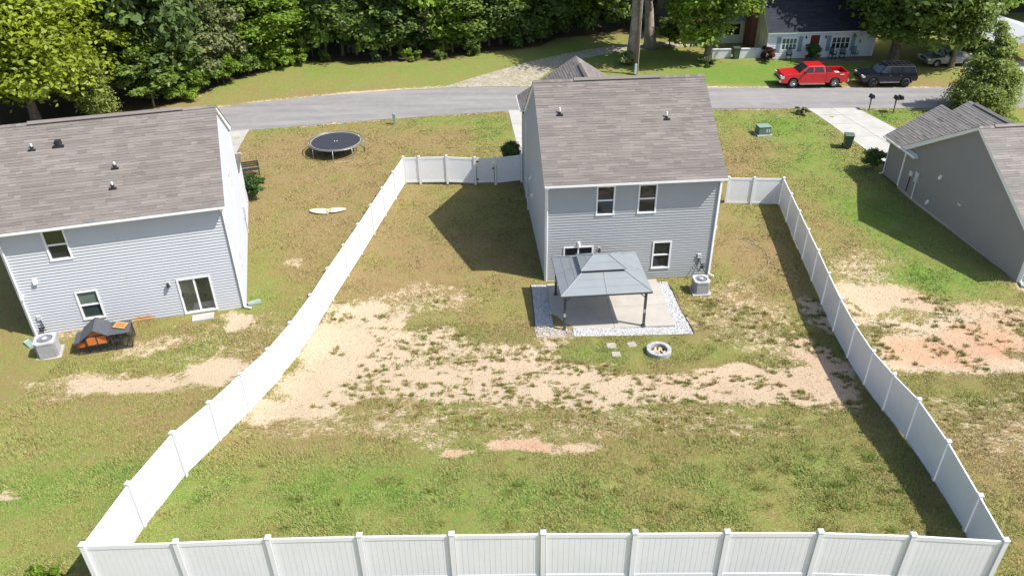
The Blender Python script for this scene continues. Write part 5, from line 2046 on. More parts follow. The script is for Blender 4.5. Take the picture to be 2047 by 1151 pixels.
def chair(x, y, rz, label, m, rocker=False):
    t = thing('patio_chair', label, 'chair', gloc(x, y, .05), rz, 'chairs in front of the white cottage')
    mb = MB()
    mb.box(-.25, .25, -.24, .24, .42, .46)
    mb.build('seat', m, t)
    mb = MB()
    for k in range(5):
        mb.box(-.24 + k * .105, -.18 + k * .105, .2, .235, .46, 1.02)
    mb.box(-.25, .25, .2, .24, 1.02, 1.08)
    mb.build('backrest', m, t)
    for sx in (-1, 1):
        for sy in (-1, 1):
            mb = MB()
            mb.box(sx * .22 - .02, sx * .22 + .02, sy * .2 - .02, sy * .2 + .02, 0, .42)
            mb.build('leg', m, t)
        mb = MB()
        mb.box(sx * .26 - .025, sx * .26 + .025, -.24, .24, .64, .67)
        mb.box(sx * .26 - .02, sx * .26 + .02, -.22, -.18, .46, .64)
        mb.build('armrest', m, t)
        if rocker:
            mb = MB()
            mb.tube([(sx * .22, -.4, .08), (sx * .22, -.15, .01), (sx * .22, .15, .01), (sx * .22, .42, .09)], .02, 5)
            mb.build('rocker', m, t)
    return t


M_TEAL = mat('teal_chair_paint', (.08, .16, .17), .5)
chair(26.75, 74.35, -.3, 'black metal chair left of the cottage door under the window', M_BLACK)
chair(31.0, 74.5, .3, 'dark rocking chair nearest the cottage door, right of the shrub', M_BLACK, True)
chair(31.95, 74.55, -.2, 'dark rocking chair in the middle of the three right of the cottage door', M_BLACK, True)
chair(33.1, 74.6, .1, 'teal chair at the right end of the cottage front', M_TEAL)
# low white wall and dark bin left of the cottage
mb = MB()
mb.box(-1.2, 1.2, -.1, .1, -.1, .85)
mb.box(-1.25, 1.25, -.14, .14, .85, .92)
o = mb.build('low_wall', mat('white_masonry', (.6, .62, .66), .8, .08, 3), None, loc=gloc(23.5, 75.35))
tag(o, 'low white wall joining the left corner of the white cottage', 'wall')
mb = MB()
mb.box(-.9, .9, -.1, .1, -.1, .78)
mb.box(-.94, .94, -.14, .14, .78, .85)
o = mb.build('low_wall', MATS['white_masonry'], None, loc=gloc(20.6, 75.5))
tag(o, 'low white wall piece left of the dark bin, under the maple', 'wall')
mb = MB()
mb.add([(-.24, -.24, .05), (.24, -.24, .05), (.24, .26, .05), (-.24, .26, .05), (-.3, -.3, 1.0), (.3, -.3, 1.0), (.3, .34, 1.0), (-.3, .34, 1.0)],
       ((3, 2, 1, 0), (4, 5, 6, 7), (0, 1, 5, 4), (1, 2, 6, 5), (2, 3, 7, 6), (3, 0, 4, 7)))
mb.box(-.33, .33, -.34, .38, 1.0, 1.07)
o = mb.build('wheeled_bin', mat('bin_green', (.055, .085, .062)), None, loc=gloc(21.95, 75.2))
tag(o, 'dark bin between the two low white walls by the cottage', 'trash bin')

# carport with white metal roof at the right edge
CA = thing('carport', 'white metal carport with dark interior at the far right edge', 'carport', gloc(47.2, 72.2), -.02)
mb = MB()
mb.extrude([(-3.3, 2.3), (0, 3.2), (3.3, 2.3), (3.3, 2.38), (0, 3.28), (-3.3, 2.38)], lambda x, z, y: (x, y, z), -1.5, 5.5)
mb.build('roof', mat('white_sheet_metal', (.62, .64, .68), .35, .06, 1, metal=.2), CA)
mb = MB()
mb.extrude([(-3.2, 2.28), (3.2, 2.28), (3.2, 2.5), (0, 3.15), (-3.2, 2.5)], lambda x, z, y: (x, y, z), -1.46, -1.42)
mb.build('gable_end', mat('white_sheet_metal', (.62, .64, .68)), CA)
for x in (-3.1, 3.1):
    for y in (-1.3, 2, 5.2):
        mb = MB()
        mb.box(x - .05, x + .05, y - .05, y + .05, -.1, 2.36)
        mb.build('post', M_TRIM, CA)
mb = MB()
mb.box(-3.05, 3.05, 5.26, 5.34, 0, 2.6)
mb.box(-3.16, -3.12, -1, 5.2, .0, 2.25)
mb.build('wall_panel', mat('dark_brown_panel', (.07, .055, .045), .8, .2, 2), CA)
for (x, y, sx, sy, sz, col, lab) in ((45.9, 71.9, .45, .4, .55, (.55, .56, .62), 'white covered bundle at the carport mouth'), (46.9, 72.6, .4, .35, .8, (.10, .07, .05), 'brown box stacked inside the carport'),
                                     (45.2, 72.4, .3, .3, .6, (.3, .3, .34), 'grey crate at left inside the carport')):
    mb = MB()
    mb.hexa([(-sx, -sy, 0), (sx, -sy, 0), (sx, sy, 0), (-sx, sy, 0), (-sx * .75, -sy * .7, sz), (sx * .7, -sy * .8, sz * .92), (sx * .72, sy * .7, sz), (-sx * .7, sy * .75, sz * 1.06)])
    o = mb.build('storage_box', mat('box_%d' % int(sz * 100), col, .7, .15, 4), None, bevel=.05, loc=gloc(x, y, .03))
    tag(o, lab, 'box', 'things stored in the carport')

# utility pole
UP = thing('utility_pole', 'tall brown wooden utility pole beyond the blue-grey house roof', 'utility pole', gloc(11.65, 70.8))
mb = MB()
mb.cyl((0, 0, -.5), (0, 0, 12.5), .16, .11, 12)
mb.build('pole', mat('weathered_pole', (.17, .125, .085), .9, .2, 2, .2, .3, 20), UP, smooth=True)
mb = MB()
mb.box(-1.2, 1.2, -.06, .06, 11.6, 11.75)
mb.build('crossarm', MATS['weathered_pole'], UP)
mb = MB()
mb.cyl((.17, -.08, .0), (.15, -.08, 9), .03, n=6)
mb.build('conduit', mat('lit_edge_grey', (.45, .42, .38), .6), UP)  # pale tube put in for the lit right edge of the pole
mb = MB()
mb.box(-.16, .05, -.3, -.15, .1, 1.0)
mb.build('service_box', mat('pale_green_box', (.45, .55, .5), .5), UP)


# ---------------------------------------------------------------- trees
def crown_mesh(name, seed, rx, ry, z0, z1, lobes, clumps, leaves, leaf, shape='oval', fill=.0):
    r = np.random.default_rng(seed)
    zc, rz = (z0 + z1) / 2, (z1 - z0) / 2
    C, RR = [], []
    tries = 0
    while len(C) < lobes and tries < 4000:
        tries += 1
        p = r.uniform(-1, 1, 3)
        if np.linalg.norm(p) > 1 or np.linalg.norm(p) < fill:
            continue
        k = 1.0
        if shape == 'cone':
            k = (1 - (p[2] + 1) / 2) * .95 + .12
        elif shape == 'wall':
            k = 1.0
        if shape == 'cone' and math.hypot(p[0], p[1]) > k:
            continue
        C.append((p[0] * rx * .78, p[1] * ry * .78, zc + p[2] * rz * .85))
        RR.append(r.uniform(.26, .44) * min(rx, ry, rz) * (k if shape == 'cone' else 1) ** .5)
    C, RR = np.array(C), np.array(RR)
    n = len(C)
    d = r.normal(size=(n, clumps, 3))
    d /= np.linalg.norm(d, axis=-1, keepdims=True)
    d[..., 2] = np.where(d[..., 2] < -.35, -d[..., 2] * .6, d[..., 2])
    cc = C[:, None] + d * RR[:, None, None] * r.uniform(.75, 1.08, (n, clumps, 1))
    ctone = .5 + (r.random((n, 1)) - .5) * .5 + (r.random((n, clumps)) - .5) * .35
    cc = cc.reshape(-1, 3)
    dirs = d.reshape(-1, 3)
    m_ = len(cc)
    off = r.normal(size=(m_, leaves, 3)) * np.array([1, 1, .62]) * (np.repeat(RR, clumps) * .30)[:, None, None]
    P = cc[:, None] + off
    nrm = dirs[:, None] * .7 + r.normal(size=P.shape) * .6 + np.array([0, 0, .55])
    nrm /= np.linalg.norm(nrm, axis=-1, keepdims=True)
    P = P.reshape(-1, 3)
    nrm = nrm.reshape(-1, 3)
    P[:, 2] = np.maximum(P[:, 2], .12)
    a = np.cross(nrm, r.normal(size=nrm.shape))
    a /= np.linalg.norm(a, axis=-1, keepdims=True) + 1e-9
    c = np.cross(nrm, a)
    s = (leaf * r.uniform(.6, 1.35, len(P)))[:, None]
    bend = nrm * s * .25
    V = np.stack([P - a * s, P + c * s * .55 + bend, P + a * s, P - c * s * .55 + bend], 1)
    f = np.arange(len(P) * 4).reshape(-1, 4)
    tone = np.clip(np.repeat(ctone.reshape(-1), leaves) + (r.random(len(P)) - .5) * .45, 0, 1)
    return fast_mesh(name, V.reshape(-1, 3), f, tone), C


def trunk_mesh(name, seed, h, r0, lobes, lean=(0, 0), nl=7, n=9):
    r = random.Random(seed)
    mb = MB()
    pts, rad = [], []
    for i in range(7):
        t = i / 6
        pts.append((lean[0] * t * h + r.uniform(-.08, .08) * t * 2, lean[1] * t * h + r.uniform(-.08, .08) * t * 2, -.3 + t * (h + .3)))
        rad.append(r0 * (1.35 if i == 0 else 1) * (1 - .72 * t))
    mb.tube(pts, rad, n)
    for k in range(min(nl, len(lobes))):
        L = lobes[k]
        t = max(.25, min(.9, (L[2] / h) * .75))
        b0 = Vector(pts[0]).lerp(Vector(pts[-1]), t)
        i = t * 6
        b0 = Vector(pts[int(i)]).lerp(Vector(pts[min(6, int(i) + 1)]), i - int(i))
        e = Vector(L)
        mid = (b0 + e) / 2 + Vector((0, 0, -.1 * (e - b0).length))
        rr = r0 * (1 - .7 * t) * .55
        mb.tube([b0, mid, e], [rr, rr * .65, rr * .25], 6)
    return mb.mesh(name)


LEAF = {
    'lime': leaf_mat('lime_leaves', (.235, .31, .03), .35, .35),
    'bright': leaf_mat('bright_leaves', (.185, .30, .04), .4, .42),
    'mid': leaf_mat('mid_green_leaves', (.15, .235, .055), .45, .4),
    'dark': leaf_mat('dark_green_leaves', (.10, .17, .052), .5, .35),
    'greygreen': leaf_mat('grey_green_leaves', (.16, .20, .09), .45, .25),
    'yellowish': leaf_mat('feathery_leaves', (.19, .25, .06), .45, .3),
    'wispy': leaf_mat('light_roadside_leaves', (.25, .34, .095), .4, .42),
    'red': leaf_mat('dark_red_leaves', (.085, .035, .028), .5, .25),
    'shrub': leaf_mat('glossy_shrub_leaves', (.05, .115, .022), .45, .25),
}
TREE_ME = {}


def proto(key):
    """shared meshes: (crown mesh, trunk mesh)"""
    if key in TREE_ME:
        return TREE_ME[key]
    P = {
        'broad1': dict(seed=1, rx=4.2, ry=4.0, z0=1.2, z1=13.5, lobes=34, clumps=15, leaves=26, leaf=.21, fill=.35),
        'broad2': dict(seed=2, rx=3.6, ry=3.8, z0=.8, z1=12.0, lobes=32, clumps=15, leaves=26, leaf=.20, fill=.35),
        'big': dict(seed=3, rx=5.0, ry=5.0, z0=.6, z1=12.5, lobes=46, clumps=16, leaves=26, leaf=.20, fill=.45),
        'high': dict(seed=4, rx=5.5, ry=5.0, z0=5.6, z1=17, lobes=34, clumps=14, leaves=22, leaf=.26, fill=.3),
        'maple': dict(seed=5, rx=3.9, ry=3.5, z0=.7, z1=11, lobes=46, clumps=14, leaves=24, leaf=.20, fill=.45),
        'wispy': dict(seed=6, rx=3.0, ry=2.8, z0=-1.2, z1=7.6, lobes=120, clumps=16, leaves=26, leaf=.105, shape='cone'),
        'cedar': dict(seed=7, rx=1.9, ry=1.9, z0=.2, z1=6.0, lobes=36, clumps=14, leaves=26, leaf=.09, shape='cone'),
        'sapling': dict(seed=8, rx=2.0, ry=1.8, z0=.4, z1=7.0, lobes=24, clumps=13, leaves=22, leaf=.16, fill=.2),
        'bush1': dict(seed=9, rx=1.5, ry=1.3, z0=.05, z1=2.2, lobes=18, clumps=13, leaves=22, leaf=.13, fill=.35),
        'bush2': dict(seed=10, rx=1.9, ry=1.4, z0=.05, z1=1.7, lobes=18, clumps=13, leaves=22, leaf=.12, fill=.35),
        'round': dict(seed=11, rx=.6, ry=.6, z0=.05, z1=1.2, lobes=16, clumps=12, leaves=26, leaf=.055, fill=.45),
        'low': dict(seed=12, rx=.9, ry=.7, z0=.02, z1=.75, lobes=12, clumps=10, leaves=22, leaf=.07, fill=.3),
    }[key]
    me, C = crown_mesh('crown', **P)
    h = P['z1'] * .8
    tr = trunk_mesh('trunk', P['seed'], h, {'broad1': .28, 'broad2': .24, 'big': .3, 'high': .5, 'maple': .33, 'wispy': .07, 'cedar': .07, 'sapling': .08}.get(key, .03),
                    [tuple(c) for c in C], nl=10)
    TREE_ME[key] = (me, tr)
    return TREE_ME[key]


def tree(x, y, key, leaf, label, name='broadleaf_tree', s=1.0, rz=None, group=None, bark=M_BARK, cat='tree', part=('crown', 'trunk')):
    me, tr = proto(key)
    k = s if hasattr(s, '__len__') else (s, s, s)
    t = thing(name, label, cat, gloc(x, y), random.uniform(0, 6.28) if rz is None else rz, group, k)
    for nm, d, mm in ((part[0], me, LEAF[leaf]), (part[1], tr, bark)):
        o = bpy.data.objects.new(nm, d)
        COL.objects.link(o)
        if not d.materials:
            d.materials.append(mm)
        o.material_slots[0].link = 'OBJECT'
        o.material_slots[0].material = mm
        o.parent = t
    return t


GW = 'trees along the edge of the wood'
tree(-37.6, 59.6, 'big', 'lime', 'big yellow-green leafy tree behind the pale left house, at top left', s=(1.3, 1.15, 1.05), group=GW)
tree(-35.6, 64.5, 'broad1', 'lime', 'yellow-green tree top rising between the big yellow-green tree and dark leaves', s=(1, 1, .75), group=GW)
tree(-33.2, 60.9, 'cedar', 'yellowish', 'small feathery olive cedar just above the left house ridge', 'cedar_tree', 1.05, group=GW)
tree(-42.5, 55.5, 'bush1', 'greygreen', 'pale green shrub at the left edge above the left house roof', 'leafy_shrub', 1.8, cat='shrub', part=('foliage', 'stem'))
tree(-30.4, 67.2, 'broad2', 'mid', 'large-leaved dark tree right of the yellow-green tree', s=(.95, .95, .68), group=GW)
tree(-30.0, 63.9, 'sapling', 'mid', 'dense green young tree above the left end of the street', s=(1.15, 1.15, .75), group=GW)
tree(-27.5, 74.0, 'broad1', 'mid', 'tall shaded tree over the dark hollow in the wood', s=(1.0, 1.0, .75), group=GW)
tree(-26.6, 70.2, 'sapling', 'greygreen', 'slim pale tree leaning over the dark hollow in the wood', s=(.9, .9, 1.2), group=GW)
tree(-23.0, 75.2, 'broad2', 'bright', 'bright green sunlit tree at the wood corner above the shrubs', s=(1.1, 1.0, .62), group=GW)
tree(-19.6, 78.2, 'sapling', 'greygreen', 'small grey-green tree standing left of the dark wood edge', s=(.9, .9, .85), group=GW)
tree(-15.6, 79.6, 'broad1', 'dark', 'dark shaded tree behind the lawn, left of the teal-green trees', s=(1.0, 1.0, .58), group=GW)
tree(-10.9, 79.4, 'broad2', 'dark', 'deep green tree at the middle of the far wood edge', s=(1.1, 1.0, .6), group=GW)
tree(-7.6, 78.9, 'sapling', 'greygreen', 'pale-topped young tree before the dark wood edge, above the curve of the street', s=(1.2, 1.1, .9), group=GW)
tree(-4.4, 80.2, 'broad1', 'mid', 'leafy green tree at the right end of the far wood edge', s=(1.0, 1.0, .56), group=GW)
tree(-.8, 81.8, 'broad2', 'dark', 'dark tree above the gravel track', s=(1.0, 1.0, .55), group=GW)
tree(3.4, 84.2, 'broad1', 'dark', 'dark tree behind the bend of the gravel track', s=(1.0, 1.0, .55), group=GW)
tree(8.3, 86.8, 'bush1', 'bright', 'sunlit lime bush beyond the gravel track, left of the big trunk', 'leafy_shrub', 2.3, cat='shrub', part=('foliage', 'stem'))
tree(5.2, 86.2, 'bush1', 'mid', 'green bush at the wood edge left of the lime bush', 'leafy_shrub', 1.7, cat='shrub', part=('foliage', 'stem'))
tree(12.2, 88.0, 'bush2', 'mid', 'dark green bush behind the big trunk', 'leafy_shrub', 1.9, cat='shrub', part=('foliage', 'stem'))
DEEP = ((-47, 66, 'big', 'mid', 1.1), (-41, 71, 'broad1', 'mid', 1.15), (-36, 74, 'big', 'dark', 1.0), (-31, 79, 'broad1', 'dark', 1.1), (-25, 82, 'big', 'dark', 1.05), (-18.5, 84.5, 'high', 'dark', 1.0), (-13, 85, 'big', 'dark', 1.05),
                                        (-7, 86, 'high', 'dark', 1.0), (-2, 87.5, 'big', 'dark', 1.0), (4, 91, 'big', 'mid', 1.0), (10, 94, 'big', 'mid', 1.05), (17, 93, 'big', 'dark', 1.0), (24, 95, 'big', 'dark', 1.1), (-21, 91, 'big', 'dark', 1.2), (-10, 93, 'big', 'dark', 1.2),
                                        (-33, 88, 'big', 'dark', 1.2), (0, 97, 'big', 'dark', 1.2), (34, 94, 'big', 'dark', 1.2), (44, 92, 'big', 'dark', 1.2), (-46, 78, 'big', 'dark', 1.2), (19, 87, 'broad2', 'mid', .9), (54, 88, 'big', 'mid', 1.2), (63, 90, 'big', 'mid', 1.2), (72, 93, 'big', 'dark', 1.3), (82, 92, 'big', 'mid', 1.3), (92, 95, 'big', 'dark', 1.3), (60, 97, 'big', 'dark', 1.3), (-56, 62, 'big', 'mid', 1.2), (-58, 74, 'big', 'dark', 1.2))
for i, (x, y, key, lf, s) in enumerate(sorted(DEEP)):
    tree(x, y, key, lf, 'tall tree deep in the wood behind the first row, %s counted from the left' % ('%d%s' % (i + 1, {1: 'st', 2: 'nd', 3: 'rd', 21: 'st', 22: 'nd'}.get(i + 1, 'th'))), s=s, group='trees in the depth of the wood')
# shrubs along the wood edge
GSH = 'shrubs along the wood edge'
for (x, y, key, lf, s, lab) in ((-28.2, 65.6, 'bush2', 'bright', 1.0, 'bright low shrub at the left end of the wood edge shrubs'),
                                (-27.2, 67.6, 'bush1', 'bright', 1.15, 'bright feathery shrub, second from the left along the wood edge'),
                                (-25.9, 69.9, 'bush1', 'bright', 1.2, 'bright shrub below the dark hollow in the wood'),
                                (-24.4, 72.4, 'bush1', 'mid', 1.1, 'green shrub right of the dark hollow in the wood'),
                                (-22.6, 74.9, 'bush2', 'bright', 1.25, 'bright rounded shrub where the wood edge turns'),
                                (-20.9, 76.1, 'bush2', 'bright', 1.1, 'last bright shrub before the dark wood edge'),
                                (-18.0, 77.0, 'low', 'mid', 1.3, 'low weeds at the left foot of the dark wood edge'),
                                (-12.9, 76.6, 'low', 'greygreen', 1.2, 'thin pale weeds below the dark wood edge'),
                                (-9.6, 76.5, 'low', 'bright', 1.5, 'green weeds at the middle foot of the wood edge'),
                                (-6.4, 76.9, 'low', 'mid', 1.5, 'low green weeds under the pale-topped young tree'),
                                (-3.6, 78.2, 'low', 'mid', 1.6, 'low weeds at the right end of the wood edge'),
                                (1.0, 80.9, 'bush2', 'dark', 1.0, 'dark shrub above the bend of the gravel track'),
                                (3.4, 81.6, 'bush1', 'mid', .8, 'small green bush at the far side of the gravel track')):
    tree(x, y, key, lf, lab, 'leafy_shrub', s, group=GSH, cat='shrub', part=('foliage', 'stem'))
# dense undergrowth just behind the first trees
ur = random.Random(5)
def nth(k):
    return '%d%s' % (k, {1: 'st', 2: 'nd', 3: 'rd'}.get(k % 10 if k % 100 not in (11, 12, 13) else 0, 'th'))


for k in range(38):
    x = -30 + k * 1.0 + ur.uniform(-.5, .5)
    y = float(np.interp(x, FOREST[:, 0], FOREST[:, 1])) + ur.uniform(1.6, 4.2)
    sc = ur.uniform(1.3, 2.1)
    tree(x, y, ur.choice(('bush1', 'bush2', 'sapling')) if k % 3 else 'sapling', ur.choice(('dark', 'mid', 'mid', 'greygreen', 'bright')), 'shaded undergrowth bush behind the wood edge, %s of its row counted from the left' % nth(k + 1), 'leafy_shrub',
         (sc, sc, sc * ur.uniform(.8, 1.3)) if k % 3 else (sc * .8, sc * .8, sc * .55), group='undergrowth in the shade of the wood', cat='shrub', part=('foliage', 'stem'))
# big trunks, maples and the roadside tree on the right
ME_A, C_A = crown_mesh('crown', 31, 5.6, 5.0, 5.9, 16, 44, 15, 24, .25, fill=.3)
for (x, y, r0, lean, lab, zoff) in ((11.9, 75.5, .46, (.01, 0), 'tall tree with thick pale trunk beside the utility pole', 0), (14.4, 79.4, .55, (-.12, .02), 'leaning tree with wide flaring trunk behind the utility pole', 0)):
    t = thing('broadleaf_tree', lab, 'tree', gloc(x, y), 0, 'thick trunked trees by the gravel track')
    o = link('trunk', trunk_mesh('trunk', 40, 12, r0, [tuple(c) for c in C_A], lean, 9, 12), M_BARK_L, t, smooth=True)
    o = bpy.data.objects.new('crown', ME_A)
    COL.objects.link(o)
    if not ME_A.materials:
        ME_A.materials.append(LEAF['mid'])
    o.parent = t
    o.rotation_euler = (0, 0, x)
    o.location = (lean[0] * 6, 0, 0)
tree(18.9, 74.0, 'maple', 'bright', 'leafy maple with drooping bright leaves left of the white cottage', s=(1.12, 1.05, 1.1), rz=.6, group='large trees on the cottage lawn')
tree(36.2, 73.0, 'maple', 'mid', 'large shady tree over the right end of the cottage', s=(1.6, 1.3, 1.25), rz=2.2, group='large trees on the cottage lawn')
tree(41.0, 71.6, 'maple', 'mid', 'large shady tree over the parked silver car', s=(1.15, .8, 1.05), rz=4.0, group='large trees on the cottage lawn')
tree(44.3, 76.5, 'maple', 'bright', 'bright leafy tree behind the carport at the top right', s=(1.2, 1.1, 1.0), rz=1.0, group='large trees on the cottage lawn')
tree(32.2, 78.0, 'high', 'dark', 'tall tree overhanging the cottage roof', s=.9, rz=.3, group='large trees on the cottage lawn')
tree(22.5, 84.5, 'maple', 'mid', 'leafy tree behind the brick chimney', s=1.1, rz=.3, group='large trees on the cottage lawn')
tree(16.3, 79.5, 'sapling', 'mid', 'small young tree on the lawn between the leaning trunk and the maple', s=(.8, .8, .5), group='large trees on the cottage lawn')
tree(37.7, 60.0, 'wispy', 'wispy', 'slender light green roadside tree beyond the taupe house roof', 'roadside_tree', s=(1.06, 1.0, 1.0), rz=0.4)
tree(28.75, 73.9, 'round', 'shrub', 'round dark green shrub in front of the cottage door', 'clipped_shrub', 1.35, cat='shrub', part=('foliage', 'stem'))
tree(24.6, 74.2, 'low', 'red', 'spreading dark red maple bush at the cottage corner', 'red_shrub', (1.5, 1.3, 1.7), cat='shrub', part=('foliage', 'stem'))
tree(-16.1, 44.75, 'round', 'shrub', 'rounded green shrub at the front corner of the pale left house', 'clipped_shrub', 1.25, cat='shrub', part=('foliage', 'stem'))
tree(.15, 49.6, 'round', 'dark', 'dark shrub beside the blue-grey house just beyond the fence', 'clipped_shrub', (1.2, 1.5, 1.7), cat='shrub', part=('foliage', 'stem'))
tree(25.25, 50.0, 'round', 'dark', 'dark shrub at the front corner of the taupe house', 'clipped_shrub', (1.25, 1.25, 1.25), cat='shrub', part=('foliage', 'stem'))
tree(23.4, 59.9, 'low', 'greygreen', 'pale weedy clump at the left mouth of the driveway', 'weed_clump', .8, cat='weeds', part=('foliage', 'stem'))
tree(11.0, 73.6, 'low', 'greygreen', 'pale hosta-like plants at the foot of the thick trunk', 'ground_plant', 1.6, cat='plant', part=('foliage', 'stem'))
tree(18.6, 72.9, 'low', 'dark', 'low dark plants at the foot of the maple', 'ground_plant', 1.1, cat='plant', part=('foliage', 'stem'))
tree(-12.95, 14.0, 'low', 'bright', 'bright green sapling outside the bottom left fence corner', 'sapling', (.55, .6, 1.0), cat='plant', part=('foliage', 'stem'))
tree(-12.2, 13.6, 'low', 'bright', 'small bright sprig against the bottom left fence corner post', 'sapling', (.25, .25, .6), cat='plant', part=('foliage', 'stem'))


# ---------------------------------------------------------------- grass blades and weeds
def in_frame(x, y, o, yaw, x0, x1, y0, y1):
    dx, dy = x - o[0], y - o[1]
    u = dx * math.cos(yaw) + dy * math.sin(yaw)
    v = -dx * math.sin(yaw) + dy * math.cos(yaw)
    return (u > x0) & (u < x1) & (v > y0) & (v < y1)


def blocked(x, y):
    b = in_frame(x, y, (1.777, 35.21), .073, -.1, 9.0, -.1, 13.3)
    b |= in_frame(x, y, (-22.216, 29.624), .267, -.1, 9.5, -.1, 12.8)
    b |= in_frame(x, y, (26.91, 34.91), .089, -.1, 16, -.1, 14.5)
    b |= in_quad(x, y, GRAV_Q)
    b |= (x - FPX) ** 2 + (y - FPY) ** 2 < .6 ** 2
    b |= in_quad(x, y, [(26.5, 50.8), (31.8, 51.2), (28.4, 61.4), (24.2, 61.4)])
    b |= in_quad(x, y, [(.8, 49.4), (6.5, 49.8), (5.5, 61.9), (-.2, 62)])
    near_edge = np.interp(x, [-30, -21, -12.7, -7, -.8, 8, 17.3, 28, 41.3, 70], [54, 57.8, 59.5, 60.7, 61.6, 61.7, 61.5, 61.1, 60.7, 59.2])
    b |= y > near_edge - .1
    b |= in_frame(x, y, (9.82, 34.25), .073, -.5, .5, -.5, .5) | in_frame(x, y, (-20.72, 28.05), .33, -.55, .55, -.55, .55)
    for (sx, sy) in ((4.56, 29.0), (5.53, 29.12), (4.69, 28.25)):
        b |= (np.abs(x - sx) < .2) & (np.abs(y - sy) < .2)
    return b


m, nt, b = new_mat('grass_blade')
at = N(nt, 'ShaderNodeAttribute', attribute_name='tone')
ramp = N(nt, 'ShaderNodeValToRGB')
e = ramp.color_ramp.elements
e[0].position, e[0].color = .0, (.36, .27, .13, 1)
e[1].position, e[1].color = 1.0, (.17, .27, .05, 1)
for ps, c in ((.3, (.32, .26, .105, 1)), (.52, (.285, .275, .085, 1)), (.75, (.265, .30, .085, 1))):
    k = ramp.color_ramp.elements.new(ps)
    k.color = c
nt.links.new(at.outputs['Fac'], ramp.inputs[0])
nt.links.new(ramp.outputs[0], b.inputs['Base Color'])
b.inputs['Roughness'].default_value = .6
b.inputs['Specular IOR Level'].default_value = .25
M_BLADE = m


M_WEED = M_BLADE.copy()
M_WEED.name = 'weed_blade'
for el in M_WEED.node_tree.nodes['Color Ramp'].color_ramp.elements:
    el.color = (el.color[0] * .80, el.color[1] * .74, el.color[2] * .62, 1)


def blades(name, x, y, g, h, w, seed, per=3, spread=.035, zoff=0.0, m=None):
    r = np.random.default_rng(seed)
    n = len(x)
    X_ = np.repeat(x, per) + r.normal(size=n * per) * spread
    Y_ = np.repeat(y, per) + r.normal(size=n * per) * spread
    Z_ = tz(X_, Y_) + zoff
    hh = np.repeat(h, per) * r.uniform(.6, 1.25, n * per)
    a = r.random(n * per) * 6.283
    tilt = r.uniform(.25, 1.1, n * per)
    dx, dy = np.cos(a) * np.sin(tilt), np.sin(a) * np.sin(tilt)
    px, py = -np.sin(a), np.cos(a)
    ww = w * r.uniform(.7, 1.3, n * per)
    base = np.stack([X_, Y_, Z_ - .01], -1)
    side = np.stack([px, py, np.zeros_like(px)], -1) * ww[:, None]
    tip = base + np.stack([dx, dy, np.cos(tilt)], -1) * hh[:, None]
    V = np.stack([base - side, base + side, tip], 1).reshape(-1, 3)
    f = np.arange(len(V)).reshape(-1, 3)
    tone = np.clip(np.repeat(g, per) + r.normal(size=n * per) * .10, 0, 1)
    return link(name, fast_mesh(name, V, f, tone), m or M_BLADE)


def scatter(n, x0, x1, y0, y1, seed):
    r = np.random.default_rng(seed)
    x, y = r.uniform(x0, x1, n), r.uniform(y0, y1, n)
    s = blobs(x, y, SAND)
    patch = value_noise(x, y, .55, 41) * .6 + value_noise(x, y, .2, 42) * .4
    keep = ~blocked(x, y) & (r.random(n) < np.clip(1.15 - s * 1.35, 0, 1)) & (patch > .22 + .36 * np.clip(s, 0, 1))
    x, y = x[keep], y[keep]
    g = green_field(x, y) + (value_noise(x, y, .35, 43) - .5) * .32 + (value_noise(x, y, 1.4, 44) - .5) * .2 + .03
    return x, y, np.clip(g, 0, 1), r


x, y, g, r = scatter(330000, -20, 27, 13.2, 31, 51)
o = blades('lawn_grass', x, y, g, .05 + .075 * value_noise(x, y, .7, 45), .014, 52)
struct(o, 'stuff', 'short patchy grass of the near lawns inside and outside the fence')
o['category'] = 'grass'
x, y, g, r = scatter(210000, -24, 40, 31, 62, 53)
o = blades('lawn_grass', x, y, g, .05 + .05 * value_noise(x, y, .7, 46), .022, 54)
struct(o, 'stuff', 'short dry grass of the lawns between the houses and the street')
o['category'] = 'grass'
# weedy clumps standing in the bare soil
r = np.random.default_rng(61)
cand = r.uniform((-12, 21.5), (25, 33.5), (7200, 2))
s = blobs(cand[:, 0], cand[:, 1], SAND)
dens = value_noise(cand[:, 0], cand[:, 1], 1.3, 62) * .65 + value_noise(cand[:, 0], cand[:, 1], .5, 63) * .35
band = np.clip(1 - np.abs(cand[:, 1] - 23.6) / 1.6, 0, 1) * .26 + np.clip((cand[:, 0] + 6) / 12, 0, .12)
keep = (s > .3) & (dens + band > .585 + .16 * np.clip((-3 - cand[:, 0]) / 6, 0, 1)) & ~blocked(cand[:, 0], cand[:, 1]) & (r.random(7200) < .75)
cand = cand[keep]
n = len(cand)
kk = (4 + 28 * r.random(n) ** 2.4).astype(int)
x = np.repeat(cand[:, 0], kk) + r.normal(size=kk.sum()) * np.repeat(.035 + .10 * r.random(n) ** 2, kk)
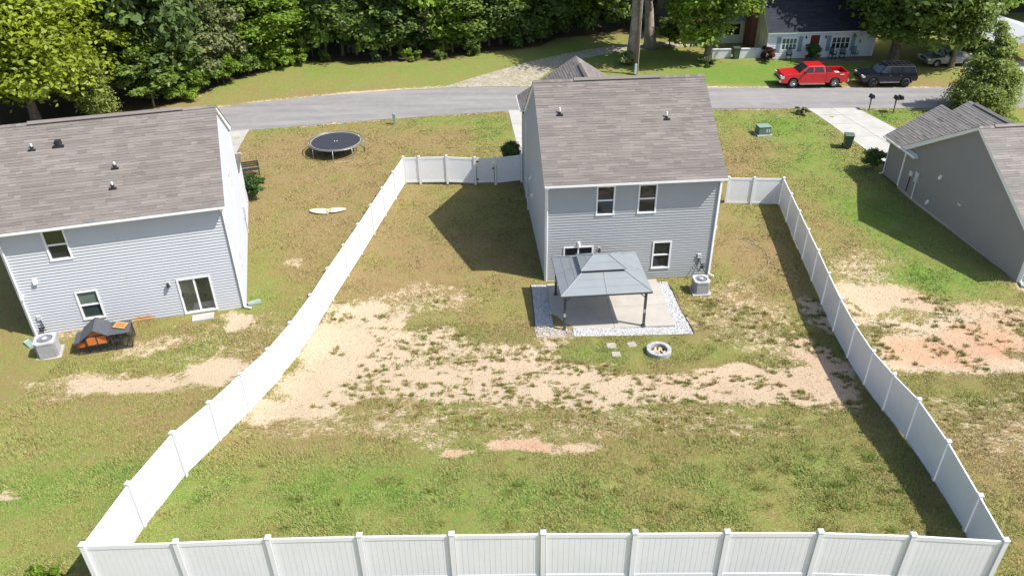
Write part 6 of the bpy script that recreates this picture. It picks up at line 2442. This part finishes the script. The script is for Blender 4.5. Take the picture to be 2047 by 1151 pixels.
y = np.repeat(cand[:, 1], kk) + r.normal(size=kk.sum()) * np.repeat(.03 + .07 * r.random(n) ** 2, kk)
g = np.repeat(np.clip(.55 + r.normal(size=n) * .22, .1, .95), kk)
h = np.repeat(.05 + .10 * r.random(n) ** 1.5, kk)
o = blades('weed_tufts', x, y, g, h, .016, 64, per=3, spread=.03, m=M_WEED)
struct(o, 'stuff', 'scattered weed and grass tufts in the bare sandy soil')
o['category'] = 'weeds'
# longer dark clumps on the bank at lower right and weeds outside the near fence
cand = r.uniform((7.5, 15.2), (12.8, 20.5), (60, 2))
cand = np.r_[cand, r.uniform((-9, 14.6), (7, 20), (45, 2))]
n = len(cand)
kk = r.integers(30, 70, n)
x = np.repeat(cand[:, 0], kk) + r.normal(size=kk.sum()) * np.repeat(.08 + .10 * r.random(n), kk)
y = np.repeat(cand[:, 1], kk) + r.normal(size=kk.sum()) * np.repeat(.06 + .08 * r.random(n), kk)
g = np.repeat(np.clip(.78 + r.normal(size=n) * .12, .3, 1), kk)
o = blades('long_grass', x, y, g, np.repeat(.10 + .10 * r.random(n), kk), .013, 65, per=2, spread=.02, m=M_WEED)
struct(o, 'stuff', 'longer dark grass clumps on the bank near the bottom fence')
o['category'] = 'grass'
x = r.uniform(-12, 13.5, 2600)
y = 13.75 - np.abs(r.normal(size=2600)) * .25
g = np.clip(.4 + r.normal(size=2600) * .2, 0, 1)
o = blades('fence_weeds', x, y, g, .1 + .22 * r.random(2600) ** 3, .010, 66, per=2, spread=.03)
struct(o, 'stuff', 'thin weeds growing along the outer foot of the near fence')
o['category'] = 'weeds'

# pebbles and clods on the bare soil
r = np.random.default_rng(71)
x, y = r.uniform(-12, 26, 60000), r.uniform(19.5, 36, 60000)
sv = blobs(x, y, SAND)
keep = (sv > .45) & ~blocked(x, y) & (r.random(60000) < .35)
x, y = x[keep], y[keep]
o = stones('pebbles', x, y, tz(x, y) - .005, (.008, .026), mat('tan_pebbles', (.40, .30, .20), .9, .2, 3, tone=True), 72)
struct(o, 'stuff', 'small pebbles and clods on the bare sandy soil')
o['category'] = 'pebbles'
